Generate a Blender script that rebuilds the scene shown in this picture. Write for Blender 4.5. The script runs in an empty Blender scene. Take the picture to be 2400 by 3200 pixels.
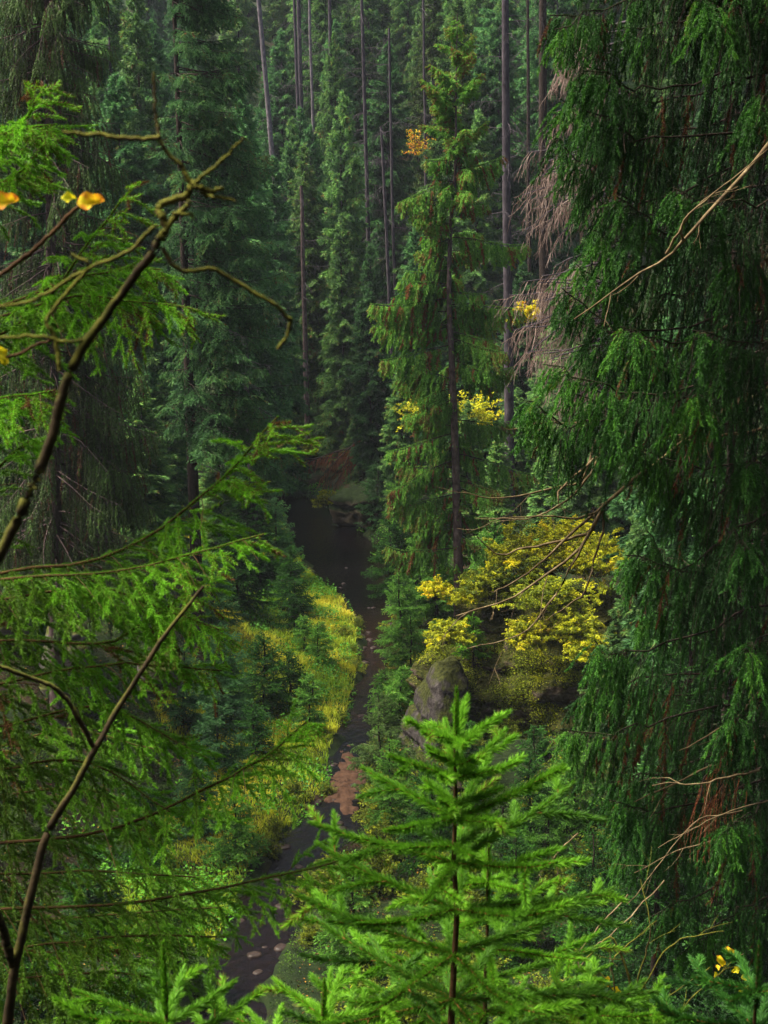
import bpy, math
import numpy as np
from mathutils import Vector

# ---------------------------------------------------------------- camera, sky, sun, exposure
scene = bpy.context.scene
COL = scene.collection
R = math.radians
CAM_Z, PITCH, FPX = 22.0, R(12.0), 1600.0

cam_data = bpy.data.cameras.new("camera")
cam = bpy.data.objects.new("camera", cam_data)
COL.objects.link(cam)
cam.location = (0, 0, CAM_Z)
cam.rotation_euler = (R(90) - PITCH, 0, 0)
cam_data.sensor_fit = 'HORIZONTAL'
cam_data.sensor_width = 24.0
cam_data.lens = 50.0
cam_data.clip_start = 0.05
cam_data.clip_end = 2000.0
cam_data.dof.use_dof = True
cam_data.dof.focus_distance = 30.0
cam_data.dof.aperture_fstop = 14.0
scene.camera = cam

SUN_EL, SUN_AZ = R(58), R(-62)          # azimuth from +Y towards +X
world = bpy.data.worlds.new("World")
scene.world = world
world.use_nodes = True
wn = world.node_tree.nodes
sky = wn.new('ShaderNodeTexSky')
sky.sky_type = 'NISHITA'
sky.sun_disc = False
sky.sun_elevation = SUN_EL
sky.sun_rotation = SUN_AZ
sky.air_density = 0.6
sky.dust_density = 6.0
sky.ozone_density = 0.3
world.node_tree.links.new(sky.outputs[0], wn['Background'].inputs['Color'])
wn['Background'].inputs['Strength'].default_value = 0.05

sun_data = bpy.data.lights.new("sun", 'SUN')
sun_data.energy = 1.5
sun_data.angle = R(20)
sun_data.color = (1.0, 0.93, 0.78)
sun = bpy.data.objects.new("sun", sun_data)
COL.objects.link(sun)
sdir = Vector((math.sin(SUN_AZ) * math.cos(SUN_EL), math.cos(SUN_AZ) * math.cos(SUN_EL), math.sin(SUN_EL)))
# light comes from high on the left
sdir = Vector((-0.50, 0.06, 0.86)).normalized()
sky.sun_elevation = math.asin(sdir.z)
sky.sun_rotation = math.atan2(sdir.x, sdir.y)
sun.rotation_euler = sdir.to_track_quat('Z', 'Y').to_euler()
sun.location = (0, 0, 90)

vs = scene.view_settings
scene.display_settings.display_device = 'sRGB'
vs.view_transform = 'Standard'
vs.look = 'None'
vs.exposure = 2.8
vs.gamma = 1.0
vs.use_curve_mapping = False
cy = scene.cycles
cy.max_bounces = 5
cy.diffuse_bounces = 3
cy.glossy_bounces = 2
cy.transmission_bounces = 3
cy.transparent_max_bounces = 4
cy.volume_bounces = 0
cy.caustics_reflective = False
cy.caustics_refractive = False
cy.use_denoising = True
cy.use_adaptive_sampling = False
try:
    cy.denoiser = 'OPENIMAGEDENOISE'
except Exception:
    pass

# ---------------------------------------------------------------- helpers
rng = np.random.default_rng(7)
S = 768 / 1659.0                       # photo drawing units -> 768-wide pixels
cp, sp = math.cos(PITCH), math.sin(PITCH)


def at(u, v, Y):
    """Point seen at (u, v) of the 1659-wide photo, Y metres ahead of the camera."""
    a, b = (u * S - 384) / FPX, (512 - v * S) / FPX
    d = np.array([a, cp + b * sp, -sp + b * cp])
    return np.array([0, 0, CAM_Z]) + d * (Y / d[1])


def on_level(u, v, z=0.0):
    a, b = (u * S - 384) / FPX, (512 - v * S) / FPX
    d = np.array([a, cp + b * sp, -sp + b * cp])
    return np.array([0, 0, CAM_Z]) + d * ((z - CAM_Z) / d[2])


def unit(v):
    return v / np.maximum(np.linalg.norm(v, axis=-1, keepdims=True), 1e-9)


def vnoise(p, seed=0):
    """Smooth value noise in -1..1 over points (n,3)."""
    p = np.asarray(p, float)
    i = np.floor(p).astype(np.int64)
    f = p - i
    f = f * f * (3 - 2 * f)

    def h(a, b, c):
        n = (a * 374761393 + b * 668265263 + c * 2147483647 + seed * 974634541) & 0xffffffff
        n = ((n ^ (n >> 13)) * 1274126177) & 0xffffffff
        return ((n ^ (n >> 16)) & 0xffff) / 32767.5 - 1.0
    out = 0
    for dx in (0, 1):
        for dy in (0, 1):
            for dz in (0, 1):
                w = (f[:, 0] if dx else 1 - f[:, 0]) * (f[:, 1] if dy else 1 - f[:, 1]) * (f[:, 2] if dz else 1 - f[:, 2])
                out = out + w * h(i[:, 0] + dx, i[:, 1] + dy, i[:, 2] + dz)
    return out


def fbm(p, o=4, seed=0):
    s, a = 0, 1.0
    for k in range(o):
        s = s + a * vnoise(np.asarray(p) * 2 ** k, seed + k)
        a *= 0.5
    return s


class Geo:
    """Collects triangles and quads with one float per vertex ('tone')."""
    def __init__(self):
        self.v, self.t, self.q, self.tone, self.n = [], [], [], [], 0

    def add(self, v, f, tone=0.5):
        v = np.asarray(v, np.float32).reshape(-1, 3)
        f = np.asarray(f, np.int64)
        (self.t if f.shape[1] == 3 else self.q).append(f + self.n)
        self.v.append(v)
        self.tone.append(np.broadcast_to(np.asarray(tone, np.float32), (len(v),)))
        self.n += len(v)

    def build(self, name, mat, parent=None, origin=None, smooth=False):
        me = bpy.data.meshes.new(name)
        if self.n:
            v = np.concatenate(self.v)
            if origin is not None:
                v = v - np.asarray(origin, np.float32)
            t = np.concatenate(self.t) if self.t else np.empty((0, 3), np.int64)
            q = np.concatenate(self.q) if self.q else np.empty((0, 4), np.int64)
            me.vertices.add(len(v))
            me.vertices.foreach_set('co', v.ravel().astype(np.float32))
            me.loops.add(t.size + q.size)
            me.loops.foreach_set('vertex_index', np.concatenate([t.ravel(), q.ravel()]).astype(np.int32))
            me.polygons.add(len(t) + len(q))
            ls = np.concatenate([np.arange(len(t)) * 3, t.size + np.arange(len(q)) * 4]).astype(np.int32)
            me.polygons.foreach_set('loop_start', ls)
            if smooth:
                me.polygons.foreach_set('use_smooth', np.ones(len(ls), bool))
            at_ = me.attributes.new('tone', 'FLOAT', 'POINT')
            at_.data.foreach_set('value', np.concatenate(self.tone).astype(np.float32))
            me.update(calc_edges=True)
        me.materials.append(mat)
        o = bpy.data.objects.new(name, me)
        COL.objects.link(o)
        if parent is not None:
            o.parent = parent
        return o


def tag(o, label=None, cat=None, group=None, kind=None):
    if label: o['label'] = label
    if cat: o['category'] = cat
    if group: o['group'] = group
    if kind: o['kind'] = kind
    return o


def empty(name, loc, label, cat, group=None):
    o = bpy.data.objects.new(name, None)
    o.empty_display_size = 0.3
    COL.objects.link(o)
    o.location = [float(c) for c in loc]
    return tag(o, label, cat, group)


def dup(root, loc, rz, sc, label, group=None):
    r = root.copy()
    COL.objects.link(r)
    r.location = [float(c) for c in loc]
    r.rotation_euler = (0, 0, rz)
    r.scale = sc
    r['label'] = label
    if group: r['group'] = group
    elif 'group' in r: del r['group']
    for ch in list(root.children):
        c = ch.copy()
        COL.objects.link(c)
        c.parent = r
        for g in ch.children:
            d = g.copy()
            COL.objects.link(d)
            d.parent = c
    return r


# ---- branches as polylines: arrays (n, K+1, 3)
def grow(P, D, L, K, sag=0.0, lift=0.0, noise=0.05):
    n = len(P)
    out = np.empty((n, K + 1, 3))
    out[:, 0] = P
    d = unit(np.array(D, float))
    step = (np.asarray(L, float) / K).reshape(-1, 1)
    sag = np.broadcast_to(np.asarray(sag, float), (n,))
    lift = np.broadcast_to(np.asarray(lift, float), (n,))
    for k in range(K):
        t = k / max(1, K - 1)
        d = d + rng.normal(0, noise, (n, 3))
        d[:, 2] += (-sag * (1 - t) + lift * t) * 3.0 / K
        d = unit(d)
        out[:, k + 1] = out[:, k] + d * step
    return out


def arclen(p):
    return np.linalg.norm(np.diff(p, axis=1), axis=2).sum(1)


def sample(par, idx, t):
    K = par.shape[1] - 1
    f = np.clip(t, 0, 0.99999) * K
    k = f.astype(int)
    a = (f - k)[:, None]
    p0, p1 = par[idx, k], par[idx, k + 1]
    return p0 + (p1 - p0) * a, unit(p1 - p0)


def kids(par, dens, t0=0.0, t1=1.0, minc=1):
    Lp = arclen(par)
    c = np.maximum(minc, (Lp * (t1 - t0) * dens + rng.random(len(par))).astype(int))
    idx = np.repeat(np.arange(len(par)), c)
    j = np.arange(len(idx)) - np.repeat(np.cumsum(c) - c, c)
    t = t0 + (t1 - t0) * (j + 0.5 + rng.uniform(-.35, .35, len(idx))) / c[idx]
    return idx, t, np.where(j % 2, 1.0, -1.0), Lp[idx]


def tube(g, par, r0, r1, sides=3, tone=0.5, power=1.0):
    n, K1, _ = par.shape
    tan = np.empty_like(par)
    tan[:, 1:-1] = par[:, 2:] - par[:, :-2]
    tan[:, 0] = par[:, 1] - par[:, 0]
    tan[:, -1] = par[:, -1] - par[:, -2]
    tan = unit(tan)
    ref = np.where(np.abs(tan[..., 2:3]) > 0.9, np.array([1.0, 0, 0]), np.array([0, 0, 1.0]))
    a = unit(np.cross(tan, ref))
    b = np.cross(tan, a)
    tt = np.linspace(0, 1, K1) ** power
    r = np.reshape(r0, (-1, 1)) * (1 - tt) + np.reshape(r1, (-1, 1)) * tt
    r = np.broadcast_to(r, (n, K1))
    ang = np.arange(sides) * 2 * math.pi / sides
    v = par[:, :, None] + r[..., None, None] * (np.cos(ang)[:, None] * a[:, :, None] + np.sin(ang)[:, None] * b[:, :, None])
    i = np.arange(n * K1 * sides).reshape(n, K1, sides)
    q = np.stack([i[:, :-1], np.roll(i, -1, 2)[:, :-1], np.roll(i, -1, 2)[:, 1:], i[:, 1:]], -1).reshape(-1, 4)
    tn = np.broadcast_to(np.reshape(np.asarray(tone, float), (-1, 1, 1)), (n, K1, sides)).ravel()
    g.add(v.reshape(-1, 3), q, tn)


def needles(g, par, tone, dens, nl, nw, splay=0.9, t0=0.0, up=0.0, jit=0.07, tip=0.06):
    if len(par) == 0: return
    idx, t, _, _ = kids(par, dens, t0, 1.0)
    pos, tan = sample(par, idx, t)
    n = len(idx)
    r = rng.normal(0, 1, (n, 3))
    r -= (r * tan).sum(1, keepdims=True) * tan
    r = unit(r)
    r[:, 2] += up
    s = (splay * rng.uniform(.75, 1.2, n) * (1 - 0.65 * t ** 5))[:, None]
    d = unit(tan * np.cos(s) + r * np.sin(s))
    w = unit(np.cross(d, rng.normal(0, 1, (n, 3)))) * (nw / 2)
    l = (nl * rng.uniform(.65, 1.1, n) * (1 - 0.3 * t ** 6))[:, None]
    v = np.stack([pos - w, pos + w, pos + d * l], 1)
    tn = np.broadcast_to(np.asarray(tone, float), (len(par),))[idx] + rng.normal(0, jit, n)
    tn = np.stack([tn, tn, tn + tip], 1)
    g.add(v.reshape(-1, 3), np.arange(n * 3).reshape(-1, 3), tn.ravel())


def spawn(par, dens, t0, t1, ang, length, hang, K, sag, lift, noise=0.08, tone=0.5, tj=0.06, prof=None, spin=0.0):
    """Children of polylines alternating left and right of the parent."""
    idx, t, side, Lp = kids(par, dens, t0, t1)
    pos, tan = sample(par, idx, t)
    n = len(idx)
    sv = unit(np.cross(tan, np.array([0, 0, 1.0])) + 1e-6)
    nv = np.cross(sv, tan)
    s2 = side * 1.0
    ph = rng.normal(0, spin, n) if spin else np.zeros(n)
    sd = sv * (s2 * np.cos(ph))[:, None] + nv * np.sin(ph)[:, None]
    a = ang * rng.uniform(.8, 1.2, n)
    d = tan * np.cos(a)[:, None] + sd * np.sin(a)[:, None]
    d[:, 2] -= hang * rng.uniform(.6, 1.3, n) * (1.2 - 0.9 * t)
    L = length * rng.uniform(.6, 1.15, n)
    if prof is not None:
        L = L * prof(t)
    ch = grow(pos, d, L, K, sag, lift, noise)
    tn = np.broadcast_to(np.asarray(tone, float), (len(par),))[idx] + rng.normal(0, tj, n)
    return ch, tn, t, idx


def smooth_path(pts, K):
    """Catmull-Rom through control points, K+1 samples."""
    p = np.asarray(pts, float)
    p = np.vstack([2 * p[0] - p[1], p, 2 * p[-1] - p[-2]])
    n = len(p) - 3
    out = []
    for f in np.linspace(0, n - 1e-6, K + 1):
        i = int(f)
        t = f - i
        a, b, c, d = p[i:i + 4]
        out.append(0.5 * (2 * b + (c - a) * t + (2 * a - 5 * b + 4 * c - d) * t ** 2 + (-a + 3 * b - 3 * c + d) * t ** 3))
    return np.array(out)


def leaves(g, pos, size, tone, flat=0.4, aspect=0.6):
    """Small two-triangle leaves with a fold along the midrib."""
    n = len(pos)
    nm = rng.normal(0, 1, (n, 3))
    nm[:, 2] += flat * 3
    nm = unit(nm)
    d = unit(np.cross(nm, rng.normal(0, 1, (n, 3))))
    s = np.cross(nm, d)
    size = np.broadcast_to(size, (n,))[:, None]
    base = pos - d * size * .5
    tipp = pos + d * size * .5 - nm * size * .1
    l = pos + s * size * aspect * .5 + nm * size * .1
    r = pos - s * size * aspect * .5 + nm * size * .1
    v = np.stack([base, r, tipp, l], 1).reshape(-1, 3)
    i = np.arange(n)[:, None] * 4
    f = np.concatenate([i + np.array([[0, 1, 2]]), i + np.array([[0, 2, 3]])])
    g.add(v, f, np.repeat(np.broadcast_to(tone, (n,)), 4))


# ---------------------------------------------------------------- materials
def nodes(name):
    m = bpy.data.materials.new(name)
    m.use_nodes = True
    nt = m.node_tree
    return m, nt, nt.nodes, nt.links, nt.nodes['Principled BSDF']


def ramp(nt, stops):
    r = nt.nodes.new('ShaderNodeValToRGB')
    e = r.color_ramp.elements
    while len(e) < len(stops):
        e.new(0.5)
    for k, (p, c) in enumerate(stops):
        e[k].position = p
        e[k].color = (*c, 1)
    return r


def leaf_mat(name, stops, trans=0.34, rough=0.5, spec=0.14, vary=0.25):
    """Foliage: colour by growth age ('tone'), a little different on every plant; lets some light through."""
    m, nt, N, L, bs = nodes(name)
    a = N.new('ShaderNodeAttribute')
    a.attribute_name = 'tone'
    oi = N.new('ShaderNodeObjectInfo')
    mr = N.new('ShaderNodeMapRange')
    mr.inputs[3].default_value = 1 - vary
    mr.inputs[4].default_value = 1 + vary
    L.new(oi.outputs['Random'], mr.inputs[0])
    cr = ramp(nt, stops)
    L.new(a.outputs['Fac'], cr.inputs[0])
    hs = N.new('ShaderNodeHueSaturation')
    L.new(cr.outputs[0], hs.inputs['Color'])
    L.new(mr.outputs[0], hs.inputs['Value'])
    L.new(hs.outputs[0], bs.inputs['Base Color'])
    bs.inputs['Roughness'].default_value = rough
    bs.inputs['Specular IOR Level'].default_value = spec
    tr = N.new('ShaderNodeBsdfTranslucent')
    L.new(hs.outputs[0], tr.inputs['Color'])
    mx = N.new('ShaderNodeMixShader')
    mx.inputs[0].default_value = trans
    L.new(bs.outputs[0], mx.inputs[1])
    L.new(tr.outputs[0], mx.inputs[2])
    L.new(mx.outputs[0], N['Material Output'].inputs['Surface'])
    return m


def rough_mat(name, stops, scale=6.0, stretch=(1, 1, 1), bump=0.5, rough=0.9, moss=None, moss_amt=0.5, dist=0.05):
    """Bark, rock, earth: noise colours and bump, with moss on upward faces and in patches."""
    m, nt, N, L, bs = nodes(name)
    tc = N.new('ShaderNodeTexCoord')
    mp = N.new('ShaderNodeMapping')
    mp.inputs['Scale'].default_value = stretch
    L.new(tc.outputs['Object'], mp.inputs[0])
    nz = N.new('ShaderNodeTexNoise')
    nz.inputs['Scale'].default_value = scale
    nz.inputs['Detail'].default_value = 8
    nz.inputs['Roughness'].default_value = 0.65
    L.new(mp.outputs[0], nz.inputs['Vector'])
    cr = ramp(nt, stops)
    L.new(nz.outputs['Fac'], cr.inputs[0])
    col = cr.outputs[0]
    if moss:
        n2 = N.new('ShaderNodeTexNoise')
        n2.inputs['Scale'].default_value = scale * 0.33
        n2.inputs['Detail'].default_value = 6
        L.new(mp.outputs[0], n2.inputs['Vector'])
        ge = N.new('ShaderNodeNewGeometry')
        sx = N.new('ShaderNodeSeparateXYZ')
        L.new(ge.outputs['Normal'], sx.inputs[0])
        ma = N.new('ShaderNodeMath')
        ma.operation = 'MULTIPLY_ADD'
        L.new(sx.outputs['Z'], ma.inputs[0])
        ma.inputs[1].default_value = 0.35
        L.new(n2.outputs['Fac'], ma.inputs[2])
        mr = N.new('ShaderNodeMapRange')
        mr.inputs[1].default_value = 0.75 - moss_amt * 0.5
        mr.inputs[2].default_value = 0.87 - moss_amt * 0.5
        L.new(ma.outputs[0], mr.inputs[0])
        n3 = N.new('ShaderNodeTexNoise')
        n3.inputs['Scale'].default_value = scale * 2.5
        n3.inputs['Detail'].default_value = 5
        L.new(mp.outputs[0], n3.inputs['Vector'])
        c2 = ramp(nt, moss)
        L.new(n3.outputs['Fac'], c2.inputs[0])
        mx = N.new('ShaderNodeMix')
        mx.data_type = 'RGBA'
        L.new(mr.outputs[0], mx.inputs[0])
        L.new(col, mx.inputs[6])
        L.new(c2.outputs[0], mx.inputs[7])
        col = mx.outputs[2]
    L.new(col, bs.inputs['Base Color'])
    bp = N.new('ShaderNodeBump')
    bp.inputs['Strength'].default_value = bump
    bp.inputs['Distance'].default_value = dist
    L.new(nz.outputs['Fac'], bp.inputs['Height'])
    L.new(bp.outputs[0], bs.inputs['Normal'])
    bs.inputs['Roughness'].default_value = rough
    bs.inputs['Specular IOR Level'].default_value = 0.12
    return m


M = {}
BROWN = (0.10, 0.045, 0.016)
M['fresh'] = leaf_mat('spruce_needles_fresh', [(0.0, (0.0115, 0.0360, 0.0060)), (0.35, (0.0368, 0.1100, 0.0090)), (0.6, (0.0862, 0.2400, 0.0120)), (0.85, (0.1840, 0.4300, 0.0220)), (0.93, BROWN)], vary=0.1)
M['olive'] = leaf_mat('spruce_needles_olive', [(0.0, (0.0212, 0.0391, 0.0060)), (0.35, (0.0588, 0.1207, 0.0100)), (0.6, (0.1000, 0.2530, 0.0120)), (0.85, (0.1646, 0.4600, 0.0200)), (0.93, BROWN)], vary=0.12)
M['deep'] = leaf_mat('spruce_needles_deep', [(0.0, (0.007, 0.022, 0.006)), (0.35, (0.016, 0.060, 0.011)), (0.6, (0.035, 0.13, 0.015)), (0.85, (0.09, 0.28, 0.02)), (0.93, (0.09, 0.03, 0.012))], vary=0.1, trans=0.18)
M['mid'] = leaf_mat('spruce_needles_mid', [(0.0, (0.022, 0.055, 0.014)), (0.35, (0.06, 0.16, 0.024)), (0.6, (0.12, 0.31, 0.036)), (0.82, (0.21, 0.46, 0.06)), (0.92, (0.20, 0.085, 0.03))], vary=0.1)
M['grey_olive'] = leaf_mat('spruce_needles_grey_olive', [(0.0, (0.024, 0.036, 0.015)), (0.35, (0.055, 0.085, 0.028)), (0.6, (0.08, 0.145, 0.035)), (0.85, (0.12, 0.24, 0.05)), (0.93, (0.11, 0.055, 0.03))], vary=0.1)
M['blue'] = leaf_mat('spruce_needles_blue', [(0.0, (0.0191, 0.0520, 0.0218)), (0.35, (0.0430, 0.1213, 0.0411)), (0.6, (0.0837, 0.2252, 0.0666)), (0.85, (0.1674, 0.3811, 0.0969)), (0.93, (0.1595, 0.0693, 0.0283))], vary=0.3)
M['far'] = leaf_mat('spruce_needles_far', [(0.0, (0.0214, 0.0562, 0.0230)), (0.35, (0.0481, 0.1204, 0.0403)), (0.6, (0.1067, 0.2308, 0.0576)), (0.85, (0.2134, 0.4014, 0.0864)), (0.93, (0.1667, 0.0753, 0.0315))], vary=0.35)
M['yellow'] = leaf_mat('autumn_leaves', [(0.0, (0.0575, 0.0875, 0.0080)), (0.3, (0.1610, 0.2125, 0.0120)), (0.55, (0.4830, 0.5000, 0.0140)), (0.8, (0.7130, 0.5750, 0.0140)), (0.9, (0.6325, 0.3250, 0.0150)), (1.0, (0.4600, 0.1625, 0.0200))], trans=0.35, rough=0.55, vary=0.12)
M['herb'] = leaf_mat('herb_leaves', [(0.0, (0.0221, 0.0768, 0.0080)), (0.5, (0.0663, 0.2304, 0.0150)), (1.0, (0.1436, 0.3840, 0.0200))], trans=0.3, rough=0.5, vary=0.1)
M['grass'] = leaf_mat('grass_blades', [(0.0, (0.1026, 0.2523, 0.0103)), (0.4, (0.3227, 0.4204, 0.0186)), (0.7, (0.6159, 0.5327, 0.0363)), (1.0, (0.6800, 0.5046, 0.0725))], trans=0.3, rough=0.6, vary=0.05)
M['litter'] = leaf_mat('fallen_leaves', [(0.0, (0.05, 0.022, 0.010)), (0.5, (0.13, 0.055, 0.018)), (0.8, (0.30, 0.15, 0.02)), (1.0, (0.45, 0.30, 0.03))], trans=0.1, rough=0.7, vary=0.05)
M['dead'] = leaf_mat('dead_twig_needles', [(0.0, (0.11, 0.07, 0.058)), (0.5, (0.27, 0.19, 0.155)), (1.0, (0.46, 0.37, 0.31))], trans=0.1, rough=0.8, vary=0.1)
M['rust'] = leaf_mat('rust_dead_needles', [(0.0, (0.0800, 0.0240, 0.0120)), (0.5, (0.2080, 0.0675, 0.0300)), (1.0, (0.3840, 0.1500, 0.0750))], trans=0.1, rough=0.8, vary=0.1)
M['lichen'] = leaf_mat('lichen_beard', [(0.0, (0.10, 0.12, 0.085)), (1.0, (0.34, 0.38, 0.29))], trans=0.15, rough=0.9, vary=0.1)
M['bark'] = rough_mat('spruce_bark', [(0.3, (0.03, 0.02, 0.02)), (0.55, (0.10, 0.070, 0.066)), (0.75, (0.20, 0.15, 0.145))], 9, (1, 1, .5), 0.8)
M['bark_dark'] = rough_mat('dark_bark', [(0.3, (0.012, 0.009, 0.008)), (0.6, (0.04, 0.028, 0.022)), (0.8, (0.09, 0.06, 0.045))], 12, (1, 1, .5), 0.8)
M['bark_pale'] = rough_mat('pale_bark', [(0.3, (0.06, 0.05, 0.055)), (0.55, (0.15, 0.13, 0.14)), (0.75, (0.28, 0.25, 0.26))], 5, (1, 1, .5), 0.6)
M['bark_grey'] = rough_mat('grey_violet_bark', [(0.3, (0.025, 0.02, 0.025)), (0.55, (0.065, 0.054, 0.062)), (0.75, (0.13, 0.11, 0.12))], 5, (1, 1, .4), 0.8)
M['twig'] = rough_mat('brown_twig', [(0.3, (0.028, 0.014, 0.007)), (0.6, (0.075, 0.040, 0.016)), (0.8, (0.14, 0.085, 0.035))], 40, (1, 1, 1), 0.4, dist=0.01)
M['orange_twig'] = rough_mat('orange_brown_twig', [(0.3, (0.05, 0.022, 0.008)), (0.6, (0.15, 0.07, 0.018)), (0.8, (0.26, 0.14, 0.04))], 60, (1, 1, 1), 0.4, dist=0.005)
M['dark_mossy'] = rough_mat('dark_mossy_bark', [(0.3, (0.014, 0.010, 0.006)), (0.6, (0.04, 0.028, 0.013)), (0.8, (0.08, 0.06, 0.022))], 30, (1, 1, 1), 0.6, moss=[(0.3, (0.04, 0.045, 0.008)), (0.7, (0.12, 0.12, 0.018))], moss_amt=0.34, dist=0.01)
M['mossy_twig'] = rough_mat('mossy_twig', [(0.3, (0.025, 0.017, 0.007)), (0.6, (0.07, 0.05, 0.018)), (0.8, (0.14, 0.11, 0.035))], 30, (1, 1, 1), 0.6,
                            moss=[(0.3, (0.05, 0.055, 0.008)), (0.7, (0.16, 0.16, 0.022))], moss_amt=0.52, dist=0.01)
M['bare_twig'] = rough_mat('bare_dead_twig', [(0.3, (0.045, 0.03, 0.018)), (0.55, (0.15, 0.11, 0.055)), (0.75, (0.33, 0.27, 0.15))], 14, (1, 1, 1), 0.4, dist=0.01)
M['rock'] = rough_mat('lichened_sandstone', [(0.30, (0.016, 0.012, 0.010)), (0.45, (0.06, 0.042, 0.030)), (0.58, (0.13, 0.10, 0.075)), (0.72, (0.20, 0.19, 0.13))], 3.2, (1, 1, 1.6), 1.0,
                      moss=[(0.3, (0.016, 0.022, 0.005)), (0.55, (0.05, 0.055, 0.010)), (0.75, (0.11, 0.09, 0.025))], moss_amt=0.60, dist=0.25)
M['rock_grey'] = rough_mat('grey_sandstone', [(0.3, (0.012, 0.010, 0.010)), (0.5, (0.038, 0.032, 0.031)), (0.7, (0.085, 0.075, 0.072))], 4.5, (1, 1, .7), 0.9,
                           moss=[(0.3, (0.012, 0.016, 0.004)), (0.7, (0.05, 0.055, 0.012))], moss_amt=0.40, dist=0.15)
M['rock_pale'] = rough_mat('pale_sandstone', [(0.3, (0.03, 0.026, 0.024)), (0.5, (0.085, 0.072, 0.07)), (0.7, (0.17, 0.15, 0.145))], 1.2, (1, 1, 1.5), 1.0,
                           moss=[(0.3, (0.025, 0.035, 0.008)), (0.7, (0.09, 0.10, 0.02))], moss_amt=0.40, dist=0.2)
M['rock_mossy'] = rough_mat('mossy_sandstone', [(0.3, (0.02, 0.016, 0.012)), (0.55, (0.07, 0.055, 0.035)), (0.75, (0.14, 0.11, 0.07))], 1.4, (1, 1, 1.2), 1.0,
                            moss=[(0.3, (0.004, 0.009, 0.002)), (0.7, (0.014, 0.026, 0.005))], moss_amt=0.5, dist=0.2)
M['ground'] = rough_mat('forest_floor', [(0.3, (0.007, 0.005, 0.003)), (0.5, (0.020, 0.013, 0.007)), (0.7, (0.05, 0.03, 0.014))], 1.1, (1, 1, 1), 1.0,
                        moss=[(0.3, (0.004, 0.009, 0.002)), (0.55, (0.010, 0.020, 0.004)), (0.8, (0.026, 0.030, 0.007))], moss_amt=0.22, dist=0.2)
M['sand'] = rough_mat('red_sand', [(0.3, (0.02, 0.010, 0.006)), (0.6, (0.058, 0.030, 0.017)), (0.8, (0.11, 0.062, 0.036))], 5, (1, 1, 1), 0.6, dist=0.05)


def water_mat():
    m, nt, N, L, bs = nodes('stream_water')
    tc = N.new('ShaderNodeTexCoord')
    a = N.new('ShaderNodeAttribute')
    a.attribute_name = 'tone'
    n1 = N.new('ShaderNodeTexNoise')
    n1.inputs['Scale'].default_value = 3.5
    n1.inputs['Detail'].default_value = 9
    n1.inputs['Roughness'].default_value = 0.7
    L.new(tc.outputs['Object'], n1.inputs['Vector'])
    ad = N.new('ShaderNodeMath')
    ad.operation = 'MULTIPLY_ADD'
    L.new(n1.outputs['Fac'], ad.inputs[0])
    ad.inputs[1].default_value = 0.70
    L.new(a.outputs['Fac'], ad.inputs[2])
    cr = ramp(nt, [(0.38, (0.002, 0.0015, 0.002)), (0.62, (0.008, 0.004, 0.003)), (0.85, (0.038, 0.015, 0.007)), (1.0, (0.09, 0.04, 0.018))])
    L.new(ad.outputs[0], cr.inputs[0])
    L.new(cr.outputs[0], bs.inputs['Base Color'])
    n2 = N.new('ShaderNodeTexNoise')
    n2.inputs['Scale'].default_value = 3.0
    n2.inputs['Detail'].default_value = 7
    n2.inputs['Roughness'].default_value = 0.6
    mp = N.new('ShaderNodeMapping')
    mp.inputs['Scale'].default_value = (1.6, 0.8, 1)
    L.new(tc.outputs['Object'], mp.inputs[0])
    L.new(mp.outputs[0], n2.inputs['Vector'])
    bp = N.new('ShaderNodeBump')
    bp.inputs['Strength'].default_value = 0.45
    bp.inputs['Distance'].default_value = 0.14
    L.new(n2.outputs['Fac'], bp.inputs['Height'])
    L.new(bp.outputs[0], bs.inputs['Normal'])
    bs.inputs['Roughness'].default_value = 0.06
    bs.inputs['IOR'].default_value = 1.33
    bs.inputs['Specular IOR Level'].default_value = 0.4
    return m


M['water'] = water_mat()
M['wet_rock'] = rough_mat('wet_dark_rock', [(0.3, (0.012, 0.009, 0.008)), (0.6, (0.04, 0.028, 0.022)), (0.8, (0.09, 0.07, 0.06))], 8, rough=.35)

# ---------------------------------------------------------------- ground and stream
rows = [(1065, 590, 640), (1110, 615, 720), (1170, 640, 790), (1230, 675, 838), (1290, 740, 840), (1340, 785, 850), (1400, 792, 850),
        (1460, 795, 838), (1540, 775, 815), (1640, 735, 790), (1720, 700, 800), (1780, 640, 800), (1850, 565, 715), (1950, 510, 660), (2080, 455, 610), (2212, 420, 570)]
cl, hw = [], []
for v, l, r in rows:
    a, b = on_level(l, v), on_level(r, v)
    cl.append((a + b)[:2] / 2)
    hw.append(np.linalg.norm(b - a) / 2)
cl, hw = np.array(cl), np.array(hw)
dirs = unit(np.gradient(cl, axis=0))
hw = np.maximum(hw * np.abs(dirs[:, 1]), 0.9) * np.where((cl[:, 1] > 72) & (cl[:, 1] < 106), 1.22, 1.0)
cl = np.vstack([[-60, 150], [-30, 136], [-16, 124], cl, [-8, 34], [-15, 25], [-30, 14], [-60, 0]])
hw = np.concatenate([[3, 3, 3], hw, [2.5, 3, 3, 3]])
_f = np.linspace(0, len(cl) - 1, 160)
cl = np.stack([np.interp(_f, np.arange(len(cl)), cl[:, k]) for k in (0, 1)], 1)
hw = np.interp(_f, np.arange(len(hw)), hw)
for _ in range(3):
    cl[1:-1] = (cl[:-2] + 2 * cl[1:-1] + cl[2:]) / 4


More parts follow.
